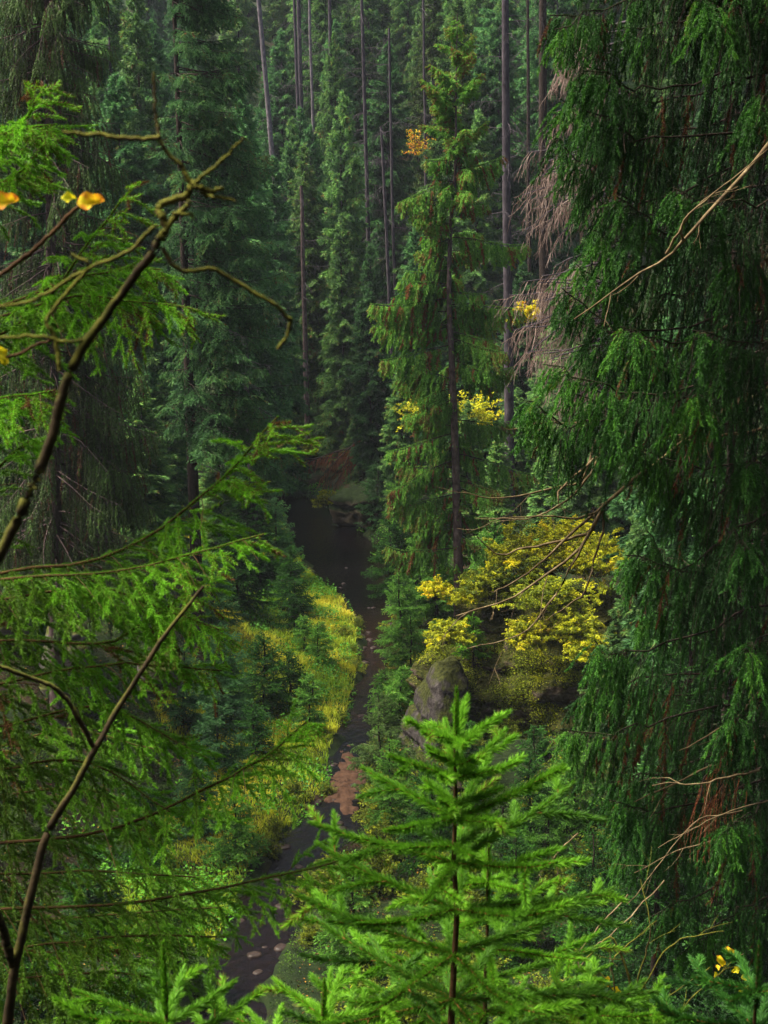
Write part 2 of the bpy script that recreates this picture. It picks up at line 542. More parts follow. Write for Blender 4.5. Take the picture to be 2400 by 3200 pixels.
def stream_dist(x, y):
    """Distance outside the water's edge (negative in it) and the side (+1 right bank seen from the camera)."""
    p = np.stack([x, y], 1)
    best = np.full(len(p), 1e9)
    side = np.ones(len(p))
    for i in range(len(cl) - 1):
        a, b = cl[i], cl[i + 1]
        ab = b - a
        t = np.clip(((p - a) @ ab) / (ab @ ab), 0, 1)
        q = p - (a + t[:, None] * ab)
        d = np.linalg.norm(q, axis=1) - (hw[i] + (hw[i + 1] - hw[i]) * t)
        s = np.sign(ab[0] * q[:, 1] - ab[1] * q[:, 0])       # walking from far to near: left hand = +1
        m = d < best
        best[m] = d[m]
        side[m] = s[m]
    return best, side


def sstep(a, b, x):
    t = np.clip((x - a) / (b - a), 0, 1)
    return t * t * (3 - 2 * t)


def gz(x, y):
    x, y = np.atleast_1d(np.asarray(x, float)), np.atleast_1d(np.asarray(y, float))
    d, s = stream_dist(x, y)
    p = np.stack([x, y, 0 * x], 1)
    d = d + .42 * fbm(p * .75, 3, 17) * sstep(6, 2, np.abs(d))
    right = s > 0
    dd = np.maximum(d, 0)
    zl = 0.10 * dd + 0.70 * np.maximum(dd - 5.0, 0)
    zr = 0.25 * dd + 0.42 * np.maximum(dd - 1.5, 0)
    zf = 0.10 * dd + 0.6 * np.maximum(dd - 11, 0)
    k = sstep(61, 69, y)
    zr = zf * (1 - k) + zr * k
    z = np.where(right, zr, zl)
    z = 70 * np.tanh(z / 70)
    z = z - 0.55 + 0.75 * sstep(-1.3, 0.45, d)
    p = np.stack([x, y, 0 * x], 1)
    z = z + fbm(p * 0.12, 3, 3) * np.clip(dd * 0.12, 0, 1.6) + fbm(p * 0.9, 3, 9) * np.clip(.05 + dd * .03, 0, .16)
    env = 20.4 - 0.66 * np.maximum(y, -5) + np.maximum(np.abs(x) - 0.32 * np.maximum(y, 0) - 4, 0) * 1.0 + np.maximum(y - 30, 0) * 4
    z = np.minimum(z, env)
    camhill = 20.4 - 1.15 * np.maximum(y - 1.2, 0)
    camhill = camhill + np.minimum(1.7 * np.maximum(-y - 2.0, 0), 55)          # unseen gorge wall behind the viewpoint, raised to block low sky light
    return np.maximum(z, camhill)


def g1(x, y):
    return float(gz([x], [y])[0])


xs = np.concatenate([np.linspace(-160, -26, 46)[:-1], np.linspace(-26, 30, 150), np.linspace(30, 160, 44)[1:]])
ys = np.concatenate([np.linspace(-30, 20, 40)[:-1], np.linspace(20, 112, 210), np.linspace(112, 330, 80)[1:]])
X, Y_ = np.meshgrid(xs, ys)
Z = gz(X.ravel(), Y_.ravel())
gr = Geo()
i = np.arange(X.size).reshape(X.shape)
gr.add(np.stack([X.ravel(), Y_.ravel(), Z], 1), np.stack([i[:-1, :-1], i[:-1, 1:], i[1:, 1:], i[1:, :-1]], -1).reshape(-1, 4))
tag(gr.build('ground', M['ground'], smooth=True), kind='structure')

# water: a strip wider than the channel, cut off by the banks
W = 12
tl = np.gradient(cl, axis=0)
nrm = unit(np.stack([-tl[:, 1], tl[:, 0]], 1))
off = np.linspace(-1, 1, W + 1)
wp = cl[:, None] + nrm[:, None] * ((hw + 0.8)[:, None, None] * off[None, :, None])
wg = Geo()
wz = np.zeros(wp.shape[:2])
yy = wp[..., 1]
# brown shallows: near the left bank in the far pool and over the gravel reach
shal = 0.26 * sstep(0.0, 0.7, off)[None, :] * sstep(60, 66, yy) * (1 - sstep(92, 98, yy)) + 0.26 * sstep(60, 63, yy) * (1 - sstep(76, 82, yy)) + 0.12 * (1 - sstep(50, 54, yy))
wt = 0.0 + shal
wi = np.arange(wp[..., 0].size).reshape(wp.shape[:2])
wg.add(np.concatenate([wp, wz[..., None]], -1).reshape(-1, 3), np.stack([wi[:-1, :-1], wi[:-1, 1:], wi[1:, 1:], wi[1:, :-1]], -1).reshape(-1, 4), wt.ravel())
tag(wg.build('stream_water', M['water'], smooth=True), kind='structure')

# red sand bar at the bend
def blob_sheet(u, v, ru, rv, z, name, mat, kind):
    c = on_level(u, v)
    g = Geo()
    nr, na = 30, 120
    vs_, fs = [], []
    for a in range(nr + 1):
        for b in range(na):
            th = b / na * 2 * math.pi
            k = a / nr * (1 + .45 * float(fbm(np.array([[math.cos(th) * 1.3, math.sin(th) * 1.3, 4.0]]), 4, 6)[0]))
            vs_.append((c[0] + ru * k * math.cos(th), c[1] + rv * k * math.sin(th), z * (1 - (a / nr) ** 2) - 0.12 * (a / nr) ** 2 + .07 * float(fbm(np.array([[ru * k * math.cos(th) * 3, rv * k * math.sin(th) * 3, 1.0]]), 4, 19)[0])))
    for a in range(nr):
        for b in range(na):
            fs.append((a * na + b, (a + 1) * na + b, (a + 1) * na + (b + 1) % na, a * na + (b + 1) % na))
    g.add(np.array(vs_), np.array(fs))
    return tag(g.build(name, mat, smooth=True), kind=kind)


blob_sheet(748, 1700, 1.3, 3.2, 0.10, 'sand_bar', M['sand'], 'structure')


# ---------------------------------------------------------------- rocks
def rock(name, c, size, mat, label, seed, cat='rock', rot=0.0, strata=0.25, power=3.2, res=60, rough=0.22, cut=None):
    """A displaced, roughly boxy block with horizontal beds."""
    u, v = np.meshgrid(np.linspace(-math.pi, math.pi, res * 2, endpoint=False), np.linspace(-math.pi / 2, math.pi / 2, res))
    p = np.stack([np.cos(v) * np.cos(u), np.cos(v) * np.sin(u), np.sin(v)], -1).reshape(-1, 3)
    k = (np.abs(p) ** power).sum(1) ** (-1 / power)
    p = p * k[:, None]
    q = p * np.array(size)
    n = unit(p)
    dsp = fbm(q * 0.55 + seed * 7.3, 7, seed) * rough * min(size)
    z = q[:, 2] + 0.3 * vnoise(q * 0.4, seed + 5)
    bed = np.abs((z * 0.9 + seed) % 1.0 - 0.5) * 2
    q = q + n * dsp[:, None] - n * np.array([1, 1, 0]) * (strata * (bed > 0.8))[:, None]
    if cut is not None:
        q = cut(q)
    ca, sa = math.cos(rot), math.sin(rot)
    q = np.stack([q[:, 0] * ca - q[:, 1] * sa, q[:, 0] * sa + q[:, 1] * ca, q[:, 2]], 1)
    g = Geo()
    i = np.arange(res * res * 2).reshape(res, res * 2)
    j = np.roll(i, -1, 1)
    g.add(q, np.stack([i[:-1], j[:-1], j[1:], i[1:]], -1).reshape(-1, 4))
    o = g.build(name, mat, smooth=True)
    o.location = [float(a) for a in c]
    return tag(o, label, cat)


pb = at(1110, 1560, 62)
rock('rock_outcrop', (pb[0] + 0.9, 61.6, 1.1), (4.5, 4.4, 4.6), M['rock'], 'broad mossy lichen-covered sandstone outcrop below the yellow bushes', 3, rot=-0.15, res=190, power=2.6, cut=lambda q: np.stack([q[:, 0] * (1.0 - .035 * q[:, 2]), q[:, 1] * (1.0 - .085 * q[:, 2]), q[:, 2]], 1))
pn = at(938, 1490, 57.6)
rock('rock_buttress', (pn[0] + .2, 58.2, .7), (1.05, 1.9, 3.1), M['rock_grey'], 'smooth bare grey rock buttress at the left end of the outcrop', 11, rot=0.2, power=3.4, rough=0.30, strata=0.10, res=110, cut=lambda q: np.stack([q[:, 0] * (1.0 - .06 * q[:, 2]) + .10 * q[:, 2], q[:, 1] * (1.0 - .10 * q[:, 2]), q[:, 2]], 1))
pc = at(800, 1085, 98)
rock('mossy_ledge', (pc[0] + 1.6, 99, .2), (3.6, 2.2, 2.1), M['rock_mossy'], 'dark mossy rock ledge along the far bank of the stream', 21, rot=-0.5, power=7, rough=.32, res=80, strata=.4)
pc = at(690, 1030, 112)
rock('mossy_ledge', (pc[0] + 0.6, 112, .3), (3.2, 2.2, 1.6), M['rock_mossy'], 'low mossy rock ledge under the fallen brown dead branches', 24, rot=-0.5)
c = at(1140, 1700, 54)
rock('mossy_boulder', (c[0], 54.5, .6), (3.0, 2.0, 1.0), M['rock_mossy'], 'low dark mossy boulder at the foot of the outcrop', 61, rot=.15, res=60)
for (u, v, Y, sz, sd, lb) in [(180, 1020, 60, (1.0, 1.2, 3.4), 31, 'tall pale sandstone crag glimpsed behind the drooping spruce on the left'),
                              (150, 1440, 55, (0.9, 1.0, 1.7), 35, 'pale boulder next to the base of the left trunk'),
                              (345, 1460, 56, (0.9, 0.8, 0.8), 37, 'small pale boulder on the left slope under spruce twigs'),
                              (20, 1330, 56, (0.8, 1.0, 2.2), 39, 'pale weathered rock at the left edge of the valley')]:
    c = at(u, v, Y)
    rock('sandstone_crag', c, sz, M['rock_pale'], lb, sd, res=44, rough=0.3, strata=0.2)
for k, (u, v, s_, lb) in enumerate([(655, 1745, .22, 'small wet white stone in the stream beside the sand bar'), (880, 1362, .45, 'wet stone with a thin white trickle at the foot of the outcrop'),
                                    (640, 2180, .3, 'pale stone at the stream edge near the bottom of the view'), (900, 1345, .3, 'small wet grey stone beside the trickle at the outcrop')]):
    c = on_level(u, v)
    rock('stream_stone', (c[0], c[1], 0.05), (s_, s_ * .8, s_ * .5), M['rock_pale'] if k in (0, 2) else M['rock_grey'], lb, 50 + k, 'stone', res=16, rough=0.3, strata=0)


# ---------------------------------------------------------------- spruces
def tri_prof(t):
    return 0.35 + 0.65 * np.sin(np.clip(t, 0, 1) * math.pi * 0.85 + 0.25) - 0.15 * t


def dress(wood, fol, prim, tone, q):
    """Side branchlets, shoots and needles on primary branches. q: the recipe of this kind of spruce."""
    tone = np.broadcast_to(np.asarray(tone, float), (len(prim),))
    tube(wood, prim, q['r0'] * np.sqrt(arclen(prim)), q['r1'], q.get('sides', 4))
    sec, ts, tp, ip = spawn(prim, q['d2'], q.get('t2', 0.12), 0.98, q['a2'], q['l2'], q['h2'], q.get('k2', 5), q['s2'], q.get('f2', 0.0), q.get('n2', .08), tone, q.get('tj', .08), q.get('prof', tri_prof), q.get('spin', 0.3))
    if 'scale2' in q:
        Lp = arclen(prim)[ip]
        k = np.clip(Lp * q['scale2'], 0.25, 1.0)
        sec = sec[:, :1] + (sec - sec[:, :1]) * k[:, None, None]
    # fresh growth outside, old and dead wood inside
    ts = ts + q.get('fresh', 0.15) * (tp - 0.5)
    br = q.get('brown', 0.0)
    if br:
        dead = rng.random(len(ts)) < br * (1.3 - tp)
        ts = np.where(dead, 0.97, np.minimum(ts, 0.84))
    else:
        ts = np.minimum(ts, 0.84)
    tube(wood, sec, q['r2'], q['r2'] * .5, 3)
    bare = q.get('bare', 0.0)
    keep = rng.random(len(sec)) > bare * np.clip(1.25 - 1.2 * tp, 0, 1)
    sk, tk = sec[keep], ts[keep]
    if q.get('d3', 0) and len(sk):
        ter, tt, t3, i3 = spawn(sk, q['d3'], 0.08, 0.97, q['a3'], q['l3'], q['h3'], q.get('k3', 3), q['s3'], 0.05, .06, tk, .05, lambda t: 1.05 - 0.55 * t, q.get('spin3', 0.7))
        tt = np.where(tt > .9, .97, np.minimum(tt + q.get('fresh3', 0.05), 0.86))
        if q.get('tw3', True):
            tube(wood, ter, q['r2'] * .5, q['r2'] * .3, 3)
        needles(fol, ter, tt, q['nd'], q['nl'], q['nw'], q['sp'], jit=q.get('jit', .06))
    needles(fol, sk, tk, q['nd'] * q.get('nd2', 1.0), q['nl'], q['nw'], q['sp'], 0.1, jit=q.get('jit', .06))
    needles(fol, prim, np.minimum(tone + .1, .84), q['nd'] * q.get('nd1', 0.6), q['nl'], q['nw'], q['sp'], q.get('t1', 0.5), jit=q.get('jit', .06))


def whorled(H, z0, z1, n, env, el_top, el_bot, K=7, sag=0.25, lift=0.25, az=None, noise=.05, lean=None):
    """n primary branches round a trunk from height z0 to z1; env(f, az) gives lengths, f=0 at z0 and 1 at the top."""
    f = (np.arange(n) + rng.uniform(0, 1, n)) / n
    f = 1 - (1 - f) ** 1.0
    z = z0 + (z1 - z0) * f
    a = rng.uniform(0, 2 * math.pi, n) if az is None else az(n, f)
    el = el_bot + (el_top - el_bot) * f ** 2
    D = np.stack([np.cos(a) * np.cos(el), np.sin(a) * np.cos(el), np.sin(el)], 1)
    P = np.stack([0 * z, 0 * z, z], 1)
    if lean is not None:
        P = P + lean(z)
    L = env(f, a) * rng.uniform(.75, 1.12, n)
    return grow(P, D, np.maximum(L, .12), K, sag, lift, noise), f, a


FAR = dict(r0=.014, r1=.006, sides=3, d2=7.5, a2=1.0, l2=0.85, h2=0.55, s2=0.5, r2=.007, k2=3, d3=0, nd=95, nl=0.27, nw=.065, sp=0.85, scale2=0.5, nd1=1.0, t1=0.15, jit=.10, tj=.11, fresh=.35)


def far_spruce(name, label, H, wid, n, z0, tone, mat, bark, q=FAR, droop=0.35, r=0.2, env=None, loc=(0, 0, 0), group=None, sag=.28, lift=.25):
    t = empty(name, loc, label, 'tree', group)
    tr = Geo()
    path = np.zeros((1, 12, 3))
    path[0, :, 2] = np.linspace(-1.0, H, 12)
    path[0, :, :2] += np.cumsum(rng.normal(0, .03, (12, 2)), 0)
    tube(tr, path, r, .015, 8)
    tr.build('trunk', bark, t, smooth=True)
    e = env or (lambda f, a: wid * (1 - f) ** 0.75 * (0.75 + 0.5 * f) * (0.85 + 0.15 * np.sin(a * 2 + f * 9)) + .15)
    prim, f, a = whorled(H, z0, H - .1, n, e, R(52), -droop, K=6, sag=sag, lift=lift)
    wood, fol = Geo(), Geo()
    dress(wood, fol, prim, tone + rng.normal(0, .07, len(prim)), q)
    c = fol.build('crown', mat, t)
    wood.build('limbs', bark, c)
    return t


# ---- prototypes for the stand behind (the first of each kind is moved into place, the rest are copies)
PROTO = []
for k, (H, wd, n, z0, tn, mt, bk) in enumerate([
        (24, 3.9, 250, 1.5, .42, 'far', 'bark_grey'), (26, 3.6, 250, 3.0, .36, 'blue', 'bark_dark'), (22, 3.4, 240, 0.8, .48, 'far', 'bark_dark'),
        (25, 4.2, 260, 4.5, .38, 'blue', 'bark_grey'), (20, 3.2, 220, 0.6, .55, 'far', 'bark_dark'), (27, 3.2, 200, 8.0, .40, 'grey_olive', 'bark_grey')]):
    PROTO.append(far_spruce('spruce_tree', 'x', H, wd, n, z0, tn, M[mt], M[bk]))
PROTO_H = [24, 26, 22, 25, 20, 27]
USED = [False] * len(PROTO)


def place(k, x, y, H, label, group=None, wide=1.0):
    s = H / PROTO_H[k]
    loc = (x, y, g1(x, y) - .2)
    w = wide * (0.5 + 0.5 * s)
    if not USED[k]:
        USED[k] = True
        o = PROTO[k]
        o.location = loc
        o.rotation_euler = (0, 0, rng.uniform(0, 6.28))
        o.scale = (w, w, s)
        o['label'] = label
        if group: o['group'] = group
        return o
    return dup(PROTO[k], loc, rng.uniform(0, 6.28), (w, w, s), label, group)


# named trees of the mid distance: top seen at (u, v), Y metres off
for (k, u, v, Y, wide, lb) in [
        (4, 650, 415, 118, 0.9, 'pale green young spruce before the dark stand, left of the central spruce'),
        (2, 742, 455, 112, 1.0, 'slender green spruce between the pale young spruce and the central spruce'),
        (0, 716, 300, 132, 1.0, 'middle-sized spruce with its top in front of the black gap in the far stand'),
        (1, 800, 520, 104, 0.9, 'dark spruce with rusty lower twigs above the mossy ledge'),
        (2, 868, 760, 96, 0.9, 'bushy spruce on the far bank half hidden by the central spruce'),
        (0, 690, 640, 116, 0.8, 'dense spruce standing right of the thin bare trunk at the stream bend'),
        (4, 625, 700, 120, 0.8, 'low light green spruce at the stream bend left of the thin bare trunk'),
        (2, 935, 330, 128, 1.0, 'spruce showing on the left behind the top of the central spruce'),
        (3, 1060, 380, 118, 1.0, 'broad dark spruce behind the right side of the central spruce'),
        (1, 1130, 560, 100, 1.0, 'dark blue-green spruce between the central spruce and the dead grey tree'),
        (0, 1190, 700, 88, 0.9, 'spruce below the grey hanging dead twigs right of the central spruce'),
        (4, 1080, 930, 78, 0.8, 'small green spruce above the yellow bushes'),
        (2, 1180, 960, 74, 0.8, 'young spruce behind the bare branches above the yellow bushes'),
        (4, 1010, 860, 84, 0.9, 'young spruce hidden behind the lower trunk of the central spruce'),
        (3, 520, 180, 92, 1.1, 'tall blue-green spruce behind the dark straight trunk on the left'),
        (1, 590, 330, 104, 1.0, 'dark spruce between the blue-green spruce and the black gap'),
        (2, 545, 720, 100, 0.9, 'green spruce low behind the lichen-hung twigs on the left'),
        (1, 60, 120, 76, 1.2, 'dark spruce far left behind the drooping spruce'),
        (3, 250, 150, 84, 1.2, 'dark tall spruce behind the drooping spruce near the black trunk'),
        (0, 1300, 420, 70, 1.1, 'spruce showing through gaps in the dark spruce on the right'),
        (3, 1480, 500, 60, 1.1, 'spruce standing far behind the interior of the dark right spruce'),
        (2, 1400, 1000, 52, 0.8, 'low spruce behind the hem of the dark right spruce'),
        (1, 1560, 150, 44, 1.1, 'spruce close behind the top right of the dark right spruce'),
        (2, 1330, 1330, 52, 0.9, 'low spruce beside the right end of the yellow bushes'),
        (1, 1010, 640, 92, 1.1, 'dark spruce directly behind the bare trunk of the central spruce'),
        (0, 1240, 560, 78, 1.1, 'dark spruce behind the grey hanging dead twigs'),
        (3, 900, 480, 104, 1.0, 'dark spruce behind the left boughs of the central spruce'),
        (0, 160, 500, 66, 1.2, 'dark spruce on the left slope behind the trunk of the drooping spruce'),
        (2, 20, 700, 58, 1.1, 'spruce on the far left slope at the picture edge'),
        (2, 300, 800, 70, 1.1, 'dark low spruce between the drooping spruce and the dark straight trunk'),
        (4, 470, 900, 88, 1.0, 'dark spruce below the lichen-hung twigs'),
        (1, 610, 780, 108, 1.0, 'dark spruce closing the view at the end of the stream'),
        (0, 230, -110, 100, 1.1, 'dark spruce at the top left edge of the far stand'), (2, 292, -50, 94, 1.1, 'green spruce at the top left between the drooping and the straight spruce'),
        (1, 175, -80, 108, 1.2, 'blue-green spruce high behind the top of the drooping spruce'), (3, 330, 40, 112, 1.1, 'dark spruce high behind the top of the straight spruce'),
        (0, 350, 790, 82, .9, 'dark spruce filling the slope left of the dark straight trunk'), (2, 325, 880, 76, .9, 'green spruce low on the slope left of the dark straight trunk'),
        (1, 360, 690, 92, .9, 'blue-green spruce deep behind the dark straight trunk'), (2, 765, 900, 108, .8, 'green spruce just above the fallen brown branches'),
        (4, 720, 930, 114, .8, 'light green low spruce on the far bank left of the fallen brown branches'), (0, 1120, 830, 86, .9, 'green spruce right of the lower central trunk'),
        (1, 1050, 760, 90, .9, 'blue-green spruce close behind the right boughs of the central spruce'),
        (3, 690, 480, 126, 1.0, 'dark blue spruce under the black gap in the far stand'),
        (1, 648, 225, 124, .9, 'dark narrow spruce at the foot of the close pair of trunks'), (3, 668, 265, 121, .9, 'dark spruce filling the black gap right of the trunk pair'),
        (1, 622, 300, 120, .9, 'dark spruce at the left rim of the black gap')]:
    top = at(u, v, Y)
    H = top[2] - g1(top[0], Y)
    place(k, top[0], Y, max(H, 4), lb, None, wide)

# the closed stand up the far hillside
pts = []
tries = 0
while len(pts) < 190 and tries < 6000:
    tries += 1
    y = rng.uniform(108, 205)
    x = rng.uniform(-.30 * y - 3, .30 * y + 3)
    d, s_ = stream_dist(np.array([x]), np.array([y]))
    if d[0] < 2.5: continue
    if all((x - a) ** 2 + (y - b) ** 2 > (2.7 + (y - 108) * .012) ** 2 for a, b in pts):
        # leave the dark slot above the bend open in front
        if y < 150 and -0.115 * y < x < -0.075 * y: continue
        pts.append((x, y))
bands = {0: 'dark spruce in the dense lower rows of the far hillside', 1: 'hazy blue-green spruce in the middle rows of the far hillside', 2: 'pale hazy spruce in the topmost rows of the far hillside'}
for x, y in pts:
    b = 0 if y < 135 else 1 if y < 170 else 2
    k = int(rng.choice([0, 1, 2, 3, 4, 5], p=[.24, .22, .16, .18, .08, .12]))
    place(k, x, y, rng.uniform(15, 27), bands[b], ['lower rows of the far stand', 'middle rows of the far stand', 'topmost rows of the far stand'][b], rng.uniform(.9, 1.25))

# ---- tall bare trunks
BARE = dict(r0=.010, r1=.004, sides=3, d2=3.5, a2=0.9, l2=0.7, h2=0.25, s2=0.2, r2=.006, k2=3, d3=3.0, a3=.8, l3=.35, h3=.1, s3=.1, nd=0.0, nl=.1, nw=.02, sp=.7, tw3=True)


def bare_trunk(u0, v0, u1, v1, Y, wpx, mat, label, twigs=26, z0f=.2, tl_=2.2, name='bare_tree'):
    """A tall trunk from its lowest visible point (u1, v1) up through (u0, v0) and on above the picture."""
    top, bot = at(u0, v0, Y), at(u1, v1, Y)
    d = unit(top - bot)
    gzb = g1(bot[0], Y)
    base = bot - d * max(0.0, (bot[2] - gzb) / d[2] + .4)
    end = top + d * 5
    r = wpx * S * Y / FPX / 2
    t = empty(name, base, label, 'tree')
    path = base + (end - base) * np.linspace(0, 1, 14)[:, None]
    path[:, :2] += np.cumsum(rng.normal(0, .02, (14, 2)), 0)
    g = Geo()
    tube(g, path[None], r * 1.25, r * .7, 10)
    g.build('trunk', mat, t, origin=base, smooth=True)
    if twigs:
        H = np.linalg.norm(end - base)
        f = rng.uniform(z0f, 1, twigs)
        a = rng.uniform(0, 6.28, twigs)
        el = rng.uniform(-.3, .35, twigs)
        P = base + (end - base) * f[:, None]
        D = np.stack([np.cos(a) * np.cos(el), np.sin(a) * np.cos(el), np.sin(el)], 1)
        pr = grow(P, D, tl_ * rng.uniform(.4, 1.1, twigs), 6, .22, .1, .12)
        for k in range(twigs):
            w = Geo()
            tube(w, pr[k:k + 1], .022, .008, 3)
            sc, ts, tp, ip = spawn(pr[k:k + 1], 4.0, .15, 1, 0.8, .7, .25, 4, .3, 0, .12)
            tube(w, sc, .010, .005, 3)
            tc_, _, _, _ = spawn(sc, 6.0, .2, 1, 0.8, .3, .25, 3, .3, 0, .12)
            tube(w, tc_, .006, .004, 3)
            w.build('dead_branch', M['bark_grey'], t, origin=base)
    return t


for a in [(561, 0, 572, 130, 118, 12, 'bark_pale', 'pale whitish bare trunk at the top left of the far stand', 14, .6),
          (637, 0, 644, 220, 128, 8, 'bark_grey', 'left trunk of a close pair of tall violet-grey trunks over the dark gap', 10, .6),
          (646, 0, 651, 195, 131, 11, 'bark_grey', 'right, thicker trunk of a close pair of tall violet-grey trunks over the dark gap', 12, .6),
          (712, 0, 715, 190, 134, 9, 'bark_grey', 'single grey trunk just right of the close pair of trunks', 12, .5),
          (668, 20, 670, 80, 140, 7, 'bark_pale', 'short pale trunk glimpse between the trunk pair and the single grey trunk', 8, .5),
          (782, 40, 790, 330, 118, 9, 'bark_grey', 'crooked thin grey trunk with many dead twigs left of the central spruce', 46, .3),
          (842, 220, 846, 380, 116, 7, 'bark_grey', 'thin grey trunk close left of the central spruce top', 20, .3),
          (832, 440, 842, 640, 108, 8, 'bark_grey', 'thin pale trunk left of the central spruce at mid height', 14, .2),
          (1093, 0, 1098, 600, 84, 19, 'bark_grey', 'thick violet-grey lichen-flecked trunk right of the central spruce top', 40, .35),
          (1170, 0, 1172, 300, 90, 20, 'bark_dark', 'dark violet thick trunk between the violet-grey trunk and the dead grey tree', 16, .4),
          (654, 560, 664, 930, 112, 11, 'bark', 'thin straight reddish-grey trunk standing at the stream bend', 18, .25),
          (1140, 120, 1142, 420, 110, 8, 'bark_dark', 'slim dark trunk close to the dark violet thick trunk', 12, .4),
          (912, 150, 915, 300, 122, 7, 'bark_grey', 'slim grey trunk seen left behind the central spruce top', 10, .4),
          (536, 880, 548, 1090, 82, 15, 'bark_grey', 'grey trunk behind the lichen-hung twigs right of the dark straight trunk', 6, .3)]:
    bare_trunk(a[0], a[1], a[2], a[3], a[4], a[5], M[a[6]], a[7], a[8], a[9])

# ---- central spruce on the outcrop
def central():
    Y = 62.0
    base, top = at(992, 1310, Y), at(988, 30, Y)
    zb = base[2]
    t = empty('central_spruce', base, 'tall solitary spruce with drooping brown-flecked boughs on top of the outcrop', 'tree')
    cu = [(988, 30), (985, 200), (984, 370), (974, 480), (970, 640), (975, 760), (981, 900), (986, 1060), (990, 1220), (992, 1310), (992, 1350)]
    path = smooth_path([at(a, b, Y) for a, b in cu][::-1], 26)
    g = Geo()
    tube(g, path[None], .25, .012, 12, power=0.85)
    g.build('trunk', M['bark'], t, origin=base, smooth=True)
    pv = [60, 100, 150, 210, 330, 352, 372, 480, 560, 600, 640, 700, 760, 900, 1000, 1100, 1200, 1290]
    pl = [8, 38, 58, 72, 72, 110, 180, 150, 120, 180, 215, 175, 170, 165, 155, 150, 140, 100]
    pr_ = [8, 36, 56, 80, 75, 90, 150, 150, 140, 175, 190, 165, 170, 180, 165, 80, 70, 50]
    q = dict(r0=.014, r1=.006, sides=4, d2=20, a2=0.8, l2=1.25, h2=1.5, s2=0.9, r2=.006, k2=6, d3=15, a3=.7, l3=.22, h3=.25, s3=.15, k3=2, nd=170, nl=.078, nw=.030, sp=.75,
             scale2=.42, brown=.15, fresh=.45, nd1=1.0, t1=.35, tj=.10, tw3=False, bare=.12, fresh3=.08)
    zt = top[2]
    px = S * Y / FPX
    zs = []
    v = 52.0
    while v < 1240:
        zs.append(v)
        v += 7.5 if v < 330 else 14.6
    for k, v in enumerate(zs):
        f = (v - 30) / 1280.0
        i = np.interp(v, [c[1] for c in cu], [c[0] for c in cu])
        P = at(i, v, Y)
        for tries in range(30):
            a = rng.uniform(0, 2 * math.pi)
            if v > 430 and -2.5 < math.atan2(math.sin(a), math.cos(a)) < -0.64 and rng.random() < .82: continue   # few boughs grow towards the open side
            break
        side = math.cos(a)
        Wd = np.interp(v, pv, pl if side < 0 else pr_) * px * 1.02
        if v > 430 and math.sin(a) < -.6: Wd *= .5
        top_ = v < 330
        L = Wd * rng.uniform(.85, 1.15) if top_ else Wd * (0.72 + 0.28 * abs(side)) * (rng.uniform(.9, 1.15) if rng.random() < (.85 if v > 880 and side < 0 else .45) else rng.uniform(.45, .8))
        if k in (39, 40, 58, 59, 60, 61): a = (math.pi if k % 2 else 0.0) + rng.normal(0, .2); L = Wd * .82
        el = np.interp(v, [30, 120, 300, 420, 700, 1240], [1.0, .65, .3, .12, .05, -.15]) + rng.normal(0, .1)
        D = np.array([[math.cos(a) * math.cos(el), math.sin(a) * math.cos(el), math.sin(el)]])
        pr = grow(P[None], D, [max(L, .15)], 9, .22 if v > 330 else .12, .22, .05)
        w, fo = Geo(), Geo()
        qq = dict(q)
        if v < 330:
            qq.update(h2=.5, l2=.7, brown=.05, fresh=.2, s2=.4, d2=30)
        dress(w, fo, pr, (.68 if v < 330 else .58) + rng.normal(0, .07), qq)
        b = w.build('branch', M['bark_dark'], t, origin=base)
        fo.build('foliage', M['mid'], b, origin=base)

    # the thinner inner sprays between the big boughs
    n = 85
    v = rng.uniform(300, 1270, n)
    a = rng.uniform(0, 2 * math.pi, n)
    Wd = np.where(np.cos(a) < 0, np.interp(v, pv, pl), np.interp(v, pv, pr_)) * px * rng.uniform(.3, .72, n)
    Wd = np.where((v > 430) & (np.sin(a) < -.5), Wd * .55, Wd)
    Wd = np.where((v > 430) & (np.sin(a) < -.1), .06, Wd)
    Pn = np.array([at(np.interp(q_, [c[1] for c in cu], [c[0] for c in cu]), q_, Y) for q_ in v])
    el = rng.normal(-.05, .2, n)
    pr = grow(Pn, np.stack([np.cos(a) * np.cos(el), np.sin(a) * np.cos(el), np.sin(el)], 1), np.maximum(Wd, .06), 7, .25, .1, .08)
    w, fo = Geo(), Geo()
    qq = dict(q)
    qq.update(d2=14, brown=.2, l2=1.1)
    dress(w, fo, pr, .48 + rng.normal(0, .08, n), qq)
    c = fo.build('crown', M['mid'], t, origin=base)
    w.build('limbs', M['bark_dark'], c, origin=base)


central()


def bespoke(name, label, base, top, r, mat, bark, boughs, q, tone, tj=.06, lean=0, crown=True, K=8, sag=.3, lift=.2, noise=.06):
    """A tree with one crown; boughs: rows (height fraction, azimuth, length, elevation)."""
    t = empty(name, base, label, 'tree')
    path = smooth_path([base - np.array([0, 0, 1.5]), base + (top - base) * .33 + [rng.normal(0, .1), 0, 0], base + (top - base) * .66, top], 20)
    g = Geo()
    tube(g, path[None], r, .03, 14)
    g.build('trunk', bark, t, origin=base, smooth=True)
    bo = np.array(boughs)
    P = base + (top - base) * bo[:, 0:1]
    D = np.stack([np.cos(bo[:, 1]) * np.cos(bo[:, 3]), np.sin(bo[:, 1]) * np.cos(bo[:, 3]), np.sin(bo[:, 3])], 1)
    prim = grow(P, D, bo[:, 2], K, sag, lift, noise)
    w, fo = Geo(), Geo()
    dress(w, fo, prim, tone + rng.normal(0, tj, len(prim)), q)
    c = fo.build('crown', mat, t, origin=base)
    w.build('limbs', bark, c, origin=base)
    return t


